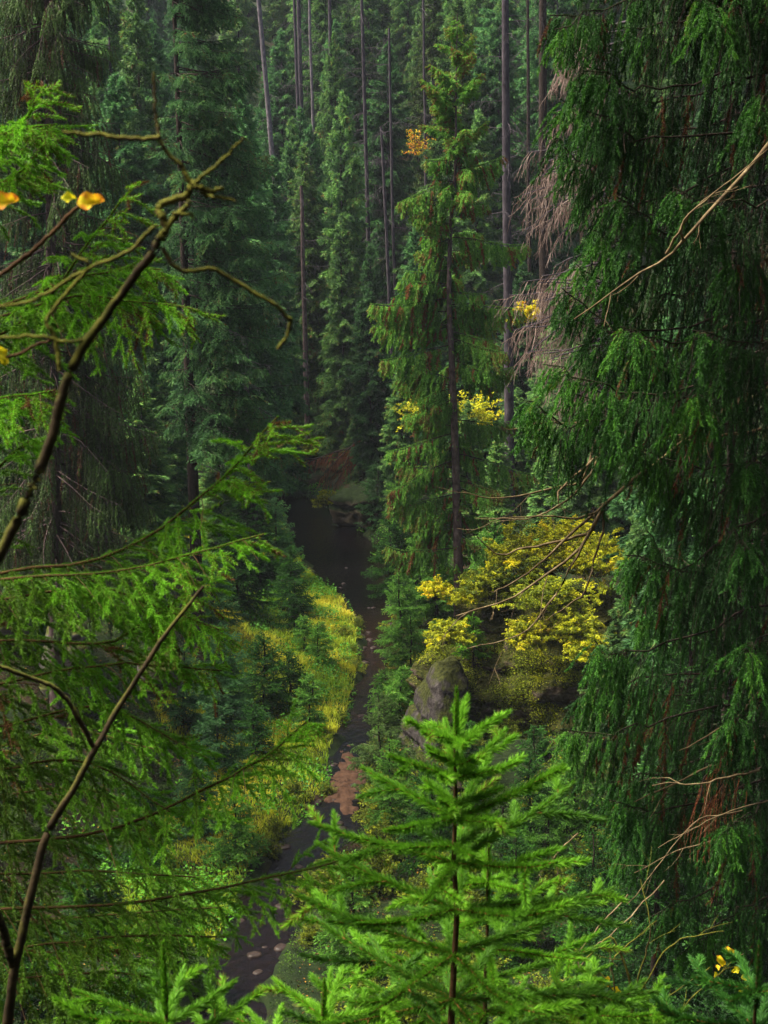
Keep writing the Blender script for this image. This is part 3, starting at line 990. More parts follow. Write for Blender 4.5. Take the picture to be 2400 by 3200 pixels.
# ---- drooping spruce, left
b0 = at(122, 1590, 50)
b0[2] = min(b0[2], g1(b0[0], 50))
tp0 = at(95, -560, 50)
bo = []
for k in range(270):
    f = rng.uniform(.22, .97)
    a = rng.uniform(-math.pi, math.pi)
    L = 4.3 * (1 - f) ** .5 * rng.uniform(.7, 1.1)
    bo.append((f, a, min(L, 3.9), rng.normal(-.05, .15)))
bespoke('drooping_spruce', 'big spruce on the left with long grey-green drooping curtains of twigs', b0, tp0, .30, M['grey_olive'], M['bark'], bo,
        dict(r0=.018, r1=.006, sides=4, d2=9, a2=.7, l2=1.6, h2=1.5, s2=1.2, r2=.008, k2=6, d3=9, a3=.6, l3=.28, h3=.6, s3=.5, k3=3, nd=75, nl=.075, nw=.028, sp=.7, scale2=.42, bare=.28, fresh=.45,
             brown=.10, tj=.12, tw3=True), .38, sag=.3, lift=.12)
# ---- blue-green spruce with the dark straight trunk
b1 = at(430, 1340, 66)
tp1 = at(362, -330, 66)
bo = []
for k in range(270):
    f = rng.uniform(.26, .97)
    a = rng.normal(-.1, 1.25)
    L = (4.6 * (1 - f) ** .6 + .5) * (0.55 + .45 * math.cos(a)) * rng.uniform(.7, 1.1) + .5
    bo.append((f, a, L, rng.normal(-.02, .12)))
bespoke('straight_spruce', 'blue-green spruce with a dark straight trunk and layered boughs to its right', b1, tp1, .28, M['blue'], M['bark_dark'], bo,
        dict(r0=.016, r1=.006, sides=4, d2=8.5, a2=.95, l2=1.2, h2=.35, s2=.45, r2=.008, k2=5, d3=9, a3=.75, l3=.32, h3=.25, s3=.2, k3=3, nd=80, nl=.085, nw=.032, sp=.75, scale2=.32, bare=.08, fresh=.4, tj=.12, tw3=False), .46,
        sag=.15, lift=.16)


# lichen-bearded dead boughs on it
lt = empty('lichen_branches', at(420, 900, 66.6), 'dead boughs bearded with pale grey lichen beside the dark straight trunk', 'dead branches')
lo = np.array(lt.location)
for (u0, v0, u1, v1) in [(415, 780, 560, 840), (416, 830, 600, 905), (420, 920, 540, 960), (425, 1000, 520, 1060), (410, 700, 530, 730), (418, 870, 500, 930)]:
    p = smooth_path([at(u0, v0, 66), at((u0 + u1) / 2, (v0 + v1) / 2 - 12, 65.2), at(u1, v1, 64.5)], 8)[None]
    w, fo = Geo(), Geo()
    tube(w, p, .03, .008, 4)
    sc, ts, _, _ = spawn(p, 7, .25, 1, .8, .6, .3, 4, .3, 0, .12)
    tube(w, sc, .010, .005, 3)
    needles(fo, sc, .5, 45, .10, .018, 1.1, jit=.25)
    needles(fo, p, .5, 30, .10, .018, 1.2, .35, jit=.25)
    b = w.build('branch', M['bark_grey'], lt, origin=lo)
    fo.build('lichen', M['lichen'], b, origin=lo)

# ---- dead grey hanging tree behind the right spruce
b2 = at(1600, 1330, 34)
b2[2] = g1(b2[0], 34)
tp2 = at(1600, -150, 34)
t = empty('dead_spruce', b2, 'dead spruce with curtains of bare grey-pink hanging twigs, right of the central spruce', 'dead tree')
g = Geo()
tube(g, smooth_path([b2, (b2 + tp2) / 2, tp2], 14)[None], .13, .03, 10)
g.build('trunk', M['bark_dark'], t, origin=b2, smooth=True)
for (v, du, n) in [(60, -90, 3), (110, -80, 5), (210, -110, 3), (320, -140, 5), (390, -150, 6), (450, -110, 4), (560, -120, 3), (620, -150, 7), (680, -160, 7), (760, -130, 6), (850, -110, 4)]:
    w, fo = Geo(), Geo()
    c0 = at(1340, v - 10, 34)
    P = np.repeat(c0[None], n, 0) + rng.normal(0, .15, (n, 3))
    tip = np.array([at(1275 + du * rng.uniform(.55, 1.1), v + rng.uniform(0, 40), 34 + rng.uniform(-1, 1)) for _ in range(n)])
    L = np.linalg.norm(tip - P, axis=1)
    pr = grow(P, tip - P + np.array([0, 0, .25]), L, 7, .15, -.1, .1)
    tube(w, pr, .03, .008, 4, tone=.5)
    sc, ts, tq, _ = spawn(pr, 9, .2, 1, .7, .60, .9, 6, .9, 0, .22, tone=.45, tj=.2)
    tube(fo, sc, .007, .004, 3, tone=ts)
    te, t3, _, _ = spawn(sc, 9, .1, 1, .6, .28, .7, 3, .5, 0, .15, tone=ts, tj=.15)
    tube(fo, te, .005, .003, 3, tone=t3)
    b = w.build('branch', M['bark_grey'], t, origin=b2)
    fo.build('dead_twigs', M['dead'], b, origin=b2)

# ---- small spruces on the left bank and round the outcrop
SM = dict(r0=.012, r1=.004, sides=3, d2=13, a2=.85, l2=.65, h2=.20, s2=.2, r2=.005, k2=3, d3=10, a3=.7, l3=.18, h3=.1, s3=.1, k3=2, nd=110, nl=.065, nw=.026, sp=.75, scale2=.55, nd1=1.0, t1=.1, tj=.08, tw3=False, fresh=.25)
for (u, v, Y, wd, tn, mt, lb) in [
        (592, 1075, 84, 1.7, .50, 'blue', 'dark young spruce on the left bank beside the far pool'),
        (545, 1010, 82, 1.9, .36, 'deep', 'tall dark young spruce just left of the one beside the far pool'),
        (505, 1120, 74, 1.8, .34, 'deep', 'dark young spruce in the middle of the left bank thicket'),
        (625, 1180, 77, 1.2, .44, 'deep', 'narrow dark spruce at the edge of the yellow grass'),
        (455, 1190, 68, 1.6, .36, 'blue', 'dark spruce at the left of the left bank thicket'),
        (480, 1350, 60, 1.5, .40, 'blue', 'grey-green spruce with a bare lower stem on the left bank'),
        (565, 1370, 62, 1.5, .50, 'deep', 'small conical green spruce in the grass on the left bank'),
        (470, 1490, 55, 2.0, .34, 'blue', 'broad dark spruce at the bottom of the left bank'),
        (545, 1520, 57, 1.3, .42, 'deep', 'low dark spruce between the conical spruce and the stream'),
        (390, 1400, 58, 1.6, .40, 'blue', 'dim spruce on the left bank behind the near branches'),
        (690, 1345, 68, .7, .52, 'mid', 'little round spruce seedling in the yellow grass'),
        (655, 1330, 70, .6, .48, 'mid', 'tiny dark spruce seedling at the thicket edge'),
        (300, 1700, 47, 1.8, .40, 'deep', 'dark spruce low on the left bank under the near boughs'),
        (425, 1640, 50, 1.7, .42, 'blue', 'grey-blue spruce low on the left bank beside the broad dark one'),
        (190, 1830, 43, 1.8, .38, 'deep', 'dark spruce at the lower left behind the brown stem'),
        (360, 1900, 40, 1.6, .42, 'olive', 'olive spruce at the lower left near the dark pool'),
        (60, 1700, 46, 1.9, .36, 'grey_olive', 'dull grey-green spruce at the lower left edge'),
        (500, 1700, 48, 1.2, .50, 'mid', 'light green seedling spruce on the bank above the dark pool'),
        (868, 1440, 61, 1.0, .50, 'mid', 'light green little spruce hugging the grey buttress'),
        (850, 1600, 50, 1.0, .52, 'mid', 'yellowish little spruce on the right bank beside the sand bar'),
        (930, 1650, 47, 1.1, .44, 'deep', 'dark little spruce left of the foreground leader on the right bank'),
        (1110, 1800, 42, 1.2, .42, 'deep', 'dark little spruce low on the right bank, right of the foreground leader'),
        (1290, 1800, 40, 1.4, .42, 'deep', 'dark spruce on the right slope under the dark right spruce'),
        (760, 1840, 41, 1.0, .46, 'mid', 'little spruce at the edge of the lowest pool'),
        (872, 1000, 88, 1.6, .46, 'mid', 'green young spruce on the right bank left of the central spruce, upper one'),
        (845, 1105, 82, 1.5, .42, 'deep', 'dark young spruce on the right bank beside the far pool'),
        (905, 1150, 76, 1.5, .48, 'mid', 'green young spruce under the left boughs of the central spruce'),
        (870, 1225, 71, 1.2, .44, 'mid', 'small spruce between the stream and the central trunk'),
        (815, 1000, 97, 1.4, .42, 'blue', 'bluish young spruce behind the mossy ledge'),
        (945, 1060, 74, 1.5, .44, 'mid', 'young spruce close behind the lower central trunk'),
        (1060, 1110, 70, 1.4, .46, 'mid', 'young spruce right behind the central trunk above the yellow bushes'),
        (1150, 1640, 47, 1.1, .42, 'deep', 'low dark spruce below the hollow of the outcrop'),
        (1240, 1590, 49, 1.2, .44, 'mid', 'low spruce at the right foot of the outcrop'),
        (1085, 1700, 45, 1.0, .44, 'grey_olive', 'dull olive seedling in front of the mossy boulder'),
        (40, 1930, 36, 1.6, .40, 'deep', 'dark spruce in the bottom left corner behind the near boughs'),
        (150, 2040, 34, 1.5, .40, 'olive', 'olive spruce low at the bottom left beside the brown stem'),
        (270, 2090, 33, 1.3, .42, 'deep', 'little dark spruce at the bottom left beside the lowest pool'),
        (640, 1255, 73, 1.1, .40, 'deep', 'dark small spruce at the left rim of the grass beside the narrow dark one'),
        (625, 1410, 63, .9, .40, 'deep', 'dark knee-high spruce standing in the middle of the grass'),
        (665, 1455, 60, .7, .46, 'mid', 'green knee-high spruce in the grass close to the narrow stream'),
        (1600, 900, 40, 2.4, .30, 'deep', 'tall dark spruce close behind the lower right of the dark right spruce'),
        (1500, 1250, 38, 2.2, .30, 'deep', 'dark spruce on the right slope behind the dark right spruce'),
        (1600, 1500, 33, 2.0, .30, 'deep', 'dark spruce on the right slope near the dead twigs'),
        (1430, 1650, 32, 1.6, .30, 'deep', 'dark low spruce on the right slope behind the rust-red sprays'),
        (1560, 1900, 27, 1.4, .30, 'deep', 'dark low spruce at the bottom right behind the leafless sapling'),
        (330, 1560, 52, 1.6, .36, 'grey_olive', 'greyish spruce low on the left slope'),
        (830, 1450, 63, 1.0, .48, 'mid', 'small spruce in the stream bed left of the grey buttress'),
        (880, 1330, 65, .9, .48, 'mid', 'low spruce at the foot of the central spruce'),
        (1020, 1330, 59, .7, .50, 'fresh', 'tiny bright spruce growing on the outcrop edge'),
        (830, 1500, 55, 1.1, .55, 'grey_olive', 'sparse olive sapling on the right bank opposite the sand bar'),
        (1010, 1560, 53, .7, .44, 'deep', 'seedling spruce growing against the outcrop behind the foreground leader'),
        (1160, 1570, 54, .8, .44, 'deep', 'small dark spruce growing out of the middle of the outcrop face'),
        (1180, 1720, 46, .9, .42, 'mid', 'small spruce at the foot of the outcrop on the right'),
        (1040, 1650, 50, .8, .40, 'deep', 'dark seedling spruce directly behind the foreground spruce')]:
    top = at(u, v, Y)
    zb = g1(top[0], Y)
    if mt == 'fresh' or 'outcrop face' in lb or 'against the outcrop' in lb:
        zb = max(zb, top[2] - 1.6)
    H = max(top[2] - zb, 1.0)
    far_spruce('young_spruce', lb, H, min(wd * 1.35, .55 * H), int(30 + H * 18), .05 * H, tn, M[mt], M['bark_dark'], SM, droop=.1, r=.016 * H + .02, loc=(top[0], Y, zb), sag=.08, lift=.15)

# ---- yellow and olive shrubs on the outcrop
def shrub(name, label, c, rad, h, n, tone, tj, cat='bush', size=.075, mat='yellow', group=None):
    t = empty(name, c, label, cat, group)
    w, fo = Geo(), Geo()
    k = 26
    a = rng.uniform(0, 6.28, k)
    el = rng.uniform(.25, 1.4, k)
    D = np.stack([np.cos(a) * np.cos(el), np.sin(a) * np.cos(el), np.sin(el)], 1)
    L = np.sqrt((np.cos(el) * rad) ** 2 + (np.sin(el) * h) ** 2) * rng.uniform(.6, 1.05, k)
    pr = grow(np.repeat(np.zeros((1, 3)), k, 0) + rng.normal(0, .1 * rad, (k, 3)) * [1, 1, 0], D, L, 6, .12, .05, .12)
    tube(w, pr, .014, .005, 3)
    sc, ts, _, _ = spawn(pr, 7 / rad ** .5, .25, 1, .8, .45 * rad, -.1, 4, .1, 0, .15, tone=tone, tj=tj)
    tube(w, sc, .006, .003, 3)
    te, tt, _, _ = spawn(sc, 9, .2, 1, .8, .22, -.05, 3, .1, 0, .15, tone=ts, tj=tj * .6)
    tube(w, te, .004, .002, 3)
    L = arclen(te)
    idx, tq, _, _ = kids(te, n / max(L.sum(), 1e-3), 0, 1.0)
    pos, tan = sample(te, idx, tq)
    pos = pos + rng.normal(0, .03, pos.shape)
    leaves(fo, pos, size * rng.uniform(.6, 1.2, len(pos)), np.clip(tt[idx] + rng.normal(0, .05, len(pos)), 0, 1), flat=.5)
    b = w.build('stems', M['bark_dark'], t)
    fo.build('leaves', M[mat], t)
    return t


for (u, v, Y, rad, h, n, tn, lb) in [
        (1120, 1235, 61, 1.5, 1.5, 6000, .44, 'large yellow autumn bush on the outcrop right of the central trunk'),
        (1215, 1230, 62, 1.5, 1.8, 6000, .50, 'brightest golden bush at the crest of the outcrop'),
        (1290, 1240, 60, 1.2, 1.6, 4500, .46, 'golden bush partly hidden by the right spruce'),
        (1060, 1290, 60, 1.1, 1.0, 3500, .26, 'olive green bush between the central trunk and the yellow bushes'),
        (1180, 1310, 58, 1.4, .9, 4500, .28, 'yellow-green bush spilling over the outcrop edge'),
        (1240, 1370, 57, 1.1, .9, 3500, .36, 'lime yellow bush on the outcrop face beside bare branches'),
        (1150, 1380, 57, .9, .7, 2500, .44, 'small yellow-green bush hanging above the dark hollow'),
        (962, 1385, 57.8, .9, .7, 2600, .40, 'pale yellow bush crowning the grey buttress'),
        (940, 1290, 61, .6, .6, 1200, .55, 'small orange bush at the foot of the central trunk'),
        (1020, 1300, 60, .7, .6, 1600, .45, 'small lime bush at the foot of the central trunk'),
        (1290, 1420, 56, 1.0, .8, 2400, .40, 'olive bush under the hem of the right spruce'),
        (920, 915, 86, 1.3, 1.6, 450, .50, 'golden autumn sapling behind the central spruce, left of its trunk'),
        (1015, 915, 86, 1.3, 1.6, 600, .52, 'golden autumn sapling behind the central spruce, right of its trunk'),
        (905, 330, 120, .9, 1.5, 160, .86, 'orange autumn tree high behind the central spruce'),
        (1140, 690, 80, .7, .8, 700, .70, 'small yellow leaf cluster beside the grey hanging twigs'),
        (705, 1085, 103, .8, .7, 700, .40, 'yellow-green leafy plant on the mossy stream bank'),
        (655, 985, 112, 1.2, 1.2, 1500, .30, 'light green leafy bush at the bend of the stream')]:
    shrub('autumn_bush', lb, at(u, v + 5, Y), rad * 1.12, h * 1.25, int(n * 3.2), tn + .03, .10, size=.092 if Y < 70 else .17)

# low cover hanging on the outcrop face
oc = Geo()
n = 32000
u = rng.uniform(895, 1290, n)
v = rng.uniform(1380, 1800, n)
dg = bpy.context.evaluated_depsgraph_get()
bpy.context.view_layer.update()
dg.update()
hits, keep = [], vnoise(np.stack([u * .022, v * .022, 0 * u], 1), 77) + .5 * vnoise(np.stack([u * .07, v * .07, 0 * u], 1), 78) > -.22
for a, b in zip(u[keep], v[keep]):
    p = at(a, b, 60)
    d = Vector(p - np.array([0, 0, CAM_Z])).normalized()
    for nm in ('rock_outcrop', 'rock_buttress'):
        o = bpy.data.objects[nm]
        mi = o.matrix_world.inverted()
        ok, loc, nn, _ = o.ray_cast(mi @ Vector((0, 0, CAM_Z)), (mi.to_3x3() @ d).normalized())
        if ok:
            if nm == 'rock_buttress' and rng.random() < .8: break
            hits.append(np.array(o.matrix_world @ (loc + nn * .05)))
            break
if hits:
    hits = np.array(hits)
    hits = np.repeat(hits, 3, 0) + rng.normal(0, .10, (len(hits) * 3, 3))
    tn = .18 + .28 * (vnoise(hits * .8, 5) * .5 + .5) + rng.normal(0, .08, len(hits))
    leaves(oc, hits, .065 * rng.uniform(.5, 1.2, len(hits)), np.clip(tn, 0, .8), flat=.3)
    tag(oc.build('rock_undergrowth', M['yellow']), 'small olive-leaved plants and bilberry clinging to the outcrop', 'undergrowth', kind='stuff')

# ---- bank grass, herbs, leaf litter
def scatter(n, test, xr, yr):
    x = rng.uniform(*xr, n)
    y = rng.uniform(*yr, n)
    d, s_ = stream_dist(x, y)
    k = test(x, y, d, s_)
    x, y, d = x[k], y[k], d[k]
    return np.stack([x, y, gz(x, y)], 1), d


gp, gd = scatter(240000, lambda x, y, d, s_: (s_ < 0) & (d > .05) & (d < (3.8 + 3.2 * sstep(50, 62, y)) * (1 + .4 * vnoise(np.stack([x * .4, y * .4, 0 * x], 1), 4))), (-14, 6), (42, 100))
gg = Geo()
n = len(gp)
clump = vnoise(gp * .55, 41) * .5 + .5
lean = unit(np.stack([vnoise(gp * .7, 42), vnoise(gp * .7, 43), 0 * gd], 1) + rng.normal(0, .9, (n, 3)) * [1, 1, 0]) * rng.uniform(.2, .9, n)[:, None]
h = rng.uniform(.14, .36, n) * (.4 + .9 * clump)
sv = unit(np.cross(rng.normal(0, 1, (n, 3)), [0, 0, 1.0])) * .012
mid = gp + lean * (h * .45)[:, None] + np.stack([0 * h, 0 * h, h * .75], 1)
tip = gp + lean * (h * 1.5)[:, None] + np.stack([0 * h, 0 * h, h * .95], 1)
v = np.stack([gp - sv, gp + sv, mid + sv * .8, mid - sv * .8, tip], 1).reshape(-1, 3)
ii = np.arange(n)[:, None] * 5
tn = np.repeat(np.clip(-.05 + .75 * (vnoise(gp * .35, 44) * .5 + .5) + .25 * vnoise(gp * 1.6, 45) + rng.normal(0, .05, n), 0, 1), 5)
nb = gg.n
gg.add(v, np.concatenate([ii + [[0, 1, 2]], ii + [[0, 2, 3]], ii + [[3, 2, 4]]]), tn)
tag(gg.build('bank_grass', M['grass']), 'long yellow-green grass bent over the left stream bank', 'grass', kind='stuff')

hp, hd = scatter(160000, lambda x, y, d, s_: (((s_ < 0) & (d > -.2) & (d < 1.3)) | ((s_ > 0) & (d > -.15) & (d < 1.4) & (y > 82))) & (vnoise(np.stack([x * .8, y * .5, 0 * x], 1), 14) > -.15), (-16, 8), (40, 118))
hp2, _ = scatter(120000, lambda x, y, d, s_: (s_ < 0) & (d > .3) & (d < 6) & (vnoise(np.stack([x * .7, y * .5, 0 * x], 1), 91) + .5 * vnoise(np.stack([x * 2, y * 2, 0 * x], 1), 92) > .28), (-14, 6), (42, 100))
hp2[:, 2] += rng.uniform(.1, .45, len(hp2))
hp = np.vstack([hp, hp2])
hg = Geo()
hp[:, 2] += rng.uniform(.02, .28, len(hp))
hp[:, 2] = np.maximum(hp[:, 2], .02)
leaves(hg, hp, .125 * rng.uniform(.5, 1.2, len(hp)), np.clip(.5 + .3 * vnoise(hp * .6, 8) + rng.normal(0, .06, len(hp)) + .25 * vnoise(hp * 1.4, 66), 0, 1), flat=.6, aspect=.8)
tag(hg.build('bank_plants', M['herb']), 'bright green low herbs lining the water edge', 'plants', kind='stuff')

lp, ld = scatter(70000, lambda x, y, d, s_: (d > .6) & (np.abs(x) < .27 * y + 2), (-22, 22), (8, 80))
lg = Geo()
lp[:, 2] += .03
leaves(lg, lp, .07 * rng.uniform(.5, 1.3, len(lp)), np.clip(rng.normal(.42, .22, len(lp)), 0, 1), flat=1.2, aspect=.7)
tag(lg.build('leaf_litter', M['litter']), 'brown and orange fallen leaves strewn over the forest floor', 'fallen leaves', kind='stuff')

up, ud = scatter(260000, lambda x, y, d, s_: (d > 1.2) & (np.abs(x) < .27 * y + 2) & ((s_ > 0) | (d > 3)) & (vnoise(np.stack([x * .35, y * .35, 0 * x], 1), 24) > -.1), (-34, 34), (10, 135))
ug = Geo()
up[:, 2] += rng.uniform(.03, .4, len(up))
leaves(ug, up, .085 * rng.uniform(.5, 1.3, len(up)), np.clip(.25 + .25 * vnoise(up * .3, 28) + rng.normal(0, .1, len(up)), 0, .8), flat=.5)
tag(ug.build('undergrowth', M['olive']), 'dim green bilberry undergrowth on the forest slopes', 'undergrowth', kind='stuff')

# ---- low bushes, ferns and stones below the outcrop and along the right bank
cnt = 0
lowb = None
while cnt < 90:
    Y = rng.uniform(24, 59)
    u = rng.uniform(640, 1400)
    x = at(u, 1700, Y)[0]
    d, s_ = stream_dist(np.array([x]), np.array([Y]))
    if s_[0] < 0 or d[0] < .3: continue
    loc = (x, Y, g1(x, Y) - .05)
    if lowb is None:
        lowb = shrub('low_bush', 'low olive-green bush in the dark undergrowth below the outcrop', loc, .9, .8, 3200, .22, .10, size=.085, group='low bushes below the outcrop')
    else:
        k = rng.uniform(.5, 1.3)
        dup(lowb, loc, rng.uniform(0, 6.28), (k, k, k * rng.uniform(.7, 1.3)), lowb['label'], 'low bushes below the outcrop')
    cnt += 1
for k in range(60):
    i = int(rng.integers(40, 130))
    if not 47 < cl[i][1] < 76: continue
    sgn = 1 if gz([cl[i][0] + nrm[i][0] * (hw[i] + 6)], [cl[i][1] + nrm[i][1] * (hw[i] + 6)])[0] is not None and (nrm[i][0] > 0) else -1
    p = cl[i] + nrm[i] * sgn * (hw[i] + rng.uniform(-.25, .8)) * (1 if rng.random() < .75 else -1)
    k_ = rng.uniform(.35, .9)
    dup(lowb, (p[0], p[1], g1(p[0], p[1]) - .05), rng.uniform(0, 6.28), (k_, k_, k_ * rng.uniform(.8, 1.3)), 'olive-green bush overhanging the edge of the stream', 'bushes at the edge of the stream')
st = None
cnt = 0
while cnt < 60:
    i = int(rng.integers(40, 130))
    if not 41 < cl[i][1] < 100: continue
    off_ = rng.uniform(-1.0, 1.0)
    p = cl[i] + nrm[i] * hw[i] * off_
    k = rng.uniform(.5, 1.5)
    loc = (p[0], p[1], -.03)
    if st is None:
        st = rock('wet_stone', loc, (.17, .13, .10), M['wet_rock'], 'small dark wet stone lying in the shallow stream', 71, 'stone', res=10, rough=.3, strata=0)
        st['group'] = 'wet stones in the stream'
    else:
        dup(st, loc, rng.uniform(0, 6.28), (k, k, k * .8), st['label'], 'wet stones in the stream')
    cnt += 1

vp, vd = scatter(520000, lambda x, y, d, s_: (d > .05) & (np.abs(x) < .25 * y + 1.5) & ((s_ > 0) | (d > 4)) & (vnoise(np.stack([x * .55, y * .55, 0 * x], 1), 34) + .4 * vnoise(np.stack([x * 1.7, y * 1.7, 0 * x], 1), 35) > -.42), (-18, 18), (16, 96))
vg = Geo()
hv = .45 * np.clip(.5 + .8 * vnoise(vp * .9, 36), .1, 1)
vp[:, 2] += rng.uniform(.02, 1, len(vp)) * hv
leaves(vg, vp, .06 * rng.uniform(.5, 1.4, len(vp)), np.clip(.22 + .28 * vnoise(vp * .5, 38) + rng.normal(0, .10, len(vp)), 0, .8), flat=.5)
tag(vg.build('valley_undergrowth', M['olive']), 'dark green bilberry and moss cover on the near valley floor', 'undergrowth', kind='stuff')

# ---- brown fallen dead branches over the far bank
ft = empty('fallen_branch', at(770, 950, 106), 'fallen spruce top with rust-brown dead twigs hanging over the far bank', 'fallen branch')
fl = np.array(ft.location)
for (a, b_) in [((800, 930), (690, 1035)), ((790, 960), (640, 1010)), ((805, 950), (720, 1050)), ((780, 925), (740, 1020)), ((760, 990), (630, 1000)), ((800, 970), (700, 1045))]:
    p = smooth_path([at(*a, 106), at((a[0] + b_[0]) / 2, (a[1] + b_[1]) / 2 - 6, 105.5), at(*b_, 105)], 7)[None]
    w, fo = Geo(), Geo()
    tube(w, p, .07, .02, 4)
    sc, ts, _, _ = spawn(p, 9, .15, 1, .7, 1.0, .8, 4, .6, 0, .12, tone=.5, tj=.15)
    tube(fo, sc, .014, .008, 3, tone=ts)
    te, t3, _, _ = spawn(sc, 7, .1, 1, .7, .3, .5, 2, .4, 0, .12, tone=ts, tj=.15)
    tube(fo, te, .010, .006, 3, tone=t3)
    needles(fo, sc, ts, 14, .12, .025, .8)
    b = w.build('limb', M['bark_dark'], ft, origin=fl)
    fo.build('dead_twigs', M['rust'], b, origin=fl)

# ---------------------------------------------------------------- big dark spruce on the right (about 12 m off)
YR = 12.5
rb = at(1795, 2300, YR)
rb[2] = g1(rb[0], YR)
rt = empty('dark_spruce', rb, 'huge dark green spruce filling the right side with hanging curtains of shoots', 'tree')
g = Geo()
tube(g, smooth_path([rb - [0, 0, .5], at(1790, 1500, YR), at(1785, 700, YR), at(1780, -500, YR)], 24)[None], .24, .12, 16)
g.build('trunk', M['bark_dark'], rt, origin=rb, smooth=True)
QR = dict(r0=.0075, r1=.004, sides=5, d2=36, a2=.75, l2=.80, h2=1.15, s2=1.0, r2=.0028, k2=6, d3=15, a3=.6, l3=.13, h3=.35, s3=.25, k3=3, nd=950, nl=.021, nw=.0048, sp=.95, nd1=1.0, t1=.3, t2=.04, fresh=.5, tj=.09,
          tw3=False, bare=.55, brown=.05, scale2=.9, fresh3=.05, n2=.045, prof=lambda t: np.clip(1.35 - 1.0 * t, .28, 1.0))
# (start u, v, depth) -> (mid) -> (tip); tips lean up
RB = [((1660, -60, 12.5), (1400, -20, 11.8), (1180, 20, 11.5)), ((1660, 20, 12.8), (1380, 95, 12.0), (1165, 90, 11.6)), ((1655, 100, 12.4), (1400, 190, 11.6), (1200, 175, 11.4)),
      ((1655, 120, 12.6), (1360, 230, 12.2), (1150, 150, 12.0)), ((1655, 200, 12.9), (1380, 300, 12.6), (1160, 260, 12.3)), ((1655, 260, 12.3), (1420, 330, 11.4), (1235, 250, 11.0)),
      ((1655, 330, 12.6), (1380, 430, 12.2), (1180, 310, 12.0)), ((1655, 380, 12.9), (1400, 470, 12.8), (1185, 410, 12.6)), ((1655, 440, 12.3), (1450, 510, 11.4), (1290, 440, 11.0)),
      ((1655, 500, 12.6), (1360, 570, 12.2), (1190, 480, 12.0)), ((1655, 560, 12.8), (1400, 640, 12.4), (1195, 570, 12.2)), ((1655, 610, 12.3), (1420, 670, 11.4), (1260, 640, 11.0)),
      ((1655, 680, 12.6), (1370, 720, 12.0), (1185, 620, 11.9)), ((1655, 740, 12.8), (1400, 790, 12.6), (1170, 700, 12.4)), ((1655, 760, 12.3), (1400, 830, 11.4), (1130, 790, 11.2)),
      ((1655, 800, 12.6), (1330, 850, 12.0), (1140, 770, 12.0)), ((1655, 880, 12.8), (1430, 930, 12.4), (1240, 880, 12.2)), ((1655, 960, 12.4), (1450, 1000, 11.6), (1290, 960, 11.4)),
      ((1655, 1040, 12.6), (1450, 1090, 12.2), (1330, 1050, 12.0)), ((1655, 1110, 12.3), (1480, 1170, 11.5), (1350, 1170, 11.2)), ((1655, 1180, 12.6), (1440, 1250, 12.2), (1310, 1210, 12.0)),
      ((1655, 1240, 12.8), (1480, 1290, 12.4), (1340, 1290, 12.2)), ((1655, 1290, 12.3), (1430, 1370, 11.5), (1270, 1340, 11.3)), ((1655, 1360, 12.6), (1400, 1450, 12.0), (1215, 1480, 11.9)),
      ((1655, 1420, 12.8), (1450, 1500, 12.4), (1290, 1500, 12.2)), ((1655, 1470, 12.3), (1420, 1560, 11.4), (1225, 1570, 11.3)), ((1655, 1560, 12.6), (1440, 1640, 12.0), (1245, 1680, 11.9)),
      ((1655, 1620, 12.8), (1470, 1700, 12.5), (1320, 1640, 12.3)), ((1655, 1680, 12.3), (1450, 1760, 11.4), (1270, 1750, 11.2)), ((1655, 1760, 12.6), (1500, 1820, 12.2), (1300, 1870, 12.0)),
      ((1655, 1880, 12.6), (1540, 1900, 11.9), (1390, 1960, 11.6)), ((1655, 1700, 12.0), (1600, 1760, 11.0), (1540, 1820, 10.7)), ((1655, 1940, 12.4), (1560, 1980, 12.0), (1450, 2060, 11.8)),
      ((1670, 150, 12.2), (1600, 240, 11.2), (1530, 230, 10.8)), ((1670, 480, 12.2), (1620, 560, 11.2), (1560, 560, 10.8)), ((1670, 640, 12.2), (1600, 720, 11.2), (1470, 700, 10.8)),
      ((1670, 900, 12.2), (1640, 980, 11.2), (1600, 980, 10.8)), ((1670, 1060, 12.2), (1600, 1180, 11.0), (1540, 1180, 10.6)), ((1670, 1300, 12.2), (1600, 1380, 11.2), (1500, 1380, 10.8)),
      ((1670, 1500, 12.2), (1620, 1560, 11.2), (1560, 1580, 10.8)), ((1655, 300, 13.2), (1480, 360, 14.0), (1340, 340, 14.4)), ((1655, 700, 13.2), (1480, 760, 14.0), (1340, 740, 14.4)),
      ((1655, 1140, 13.2), (1480, 1200, 14.0), (1360, 1180, 14.4)), ((1655, 1520, 13.2), (1500, 1580, 14.0), (1380, 1560, 14.4)), ((1655, 40, 13.2), (1480, 100, 14.0), (1340, 80, 14.4)),
      ((1670, 380, 12.2), (1560, 430, 11.0), (1430, 400, 10.6)), ((1670, 820, 12.2), (1560, 860, 11.2), (1450, 850, 10.8)), ((1670, 0, 12.2), (1560, 60, 11.2), (1440, 50, 10.8))]
for k in range(40):          # unseen boughs added above the picture to shade the ones below
    a = rng.uniform(math.pi * .75, math.pi * 1.75)
    o = at(1780, -90 - 15 * k, YR)
    L = rng.uniform(2.2, 3.4) * (1 - .5 * max(0, -math.cos(a)))
    RB.append((o, o + L * .5 * np.array([math.cos(a), math.sin(a), -.1]), o + L * np.array([math.cos(a), math.sin(a), -.12])))
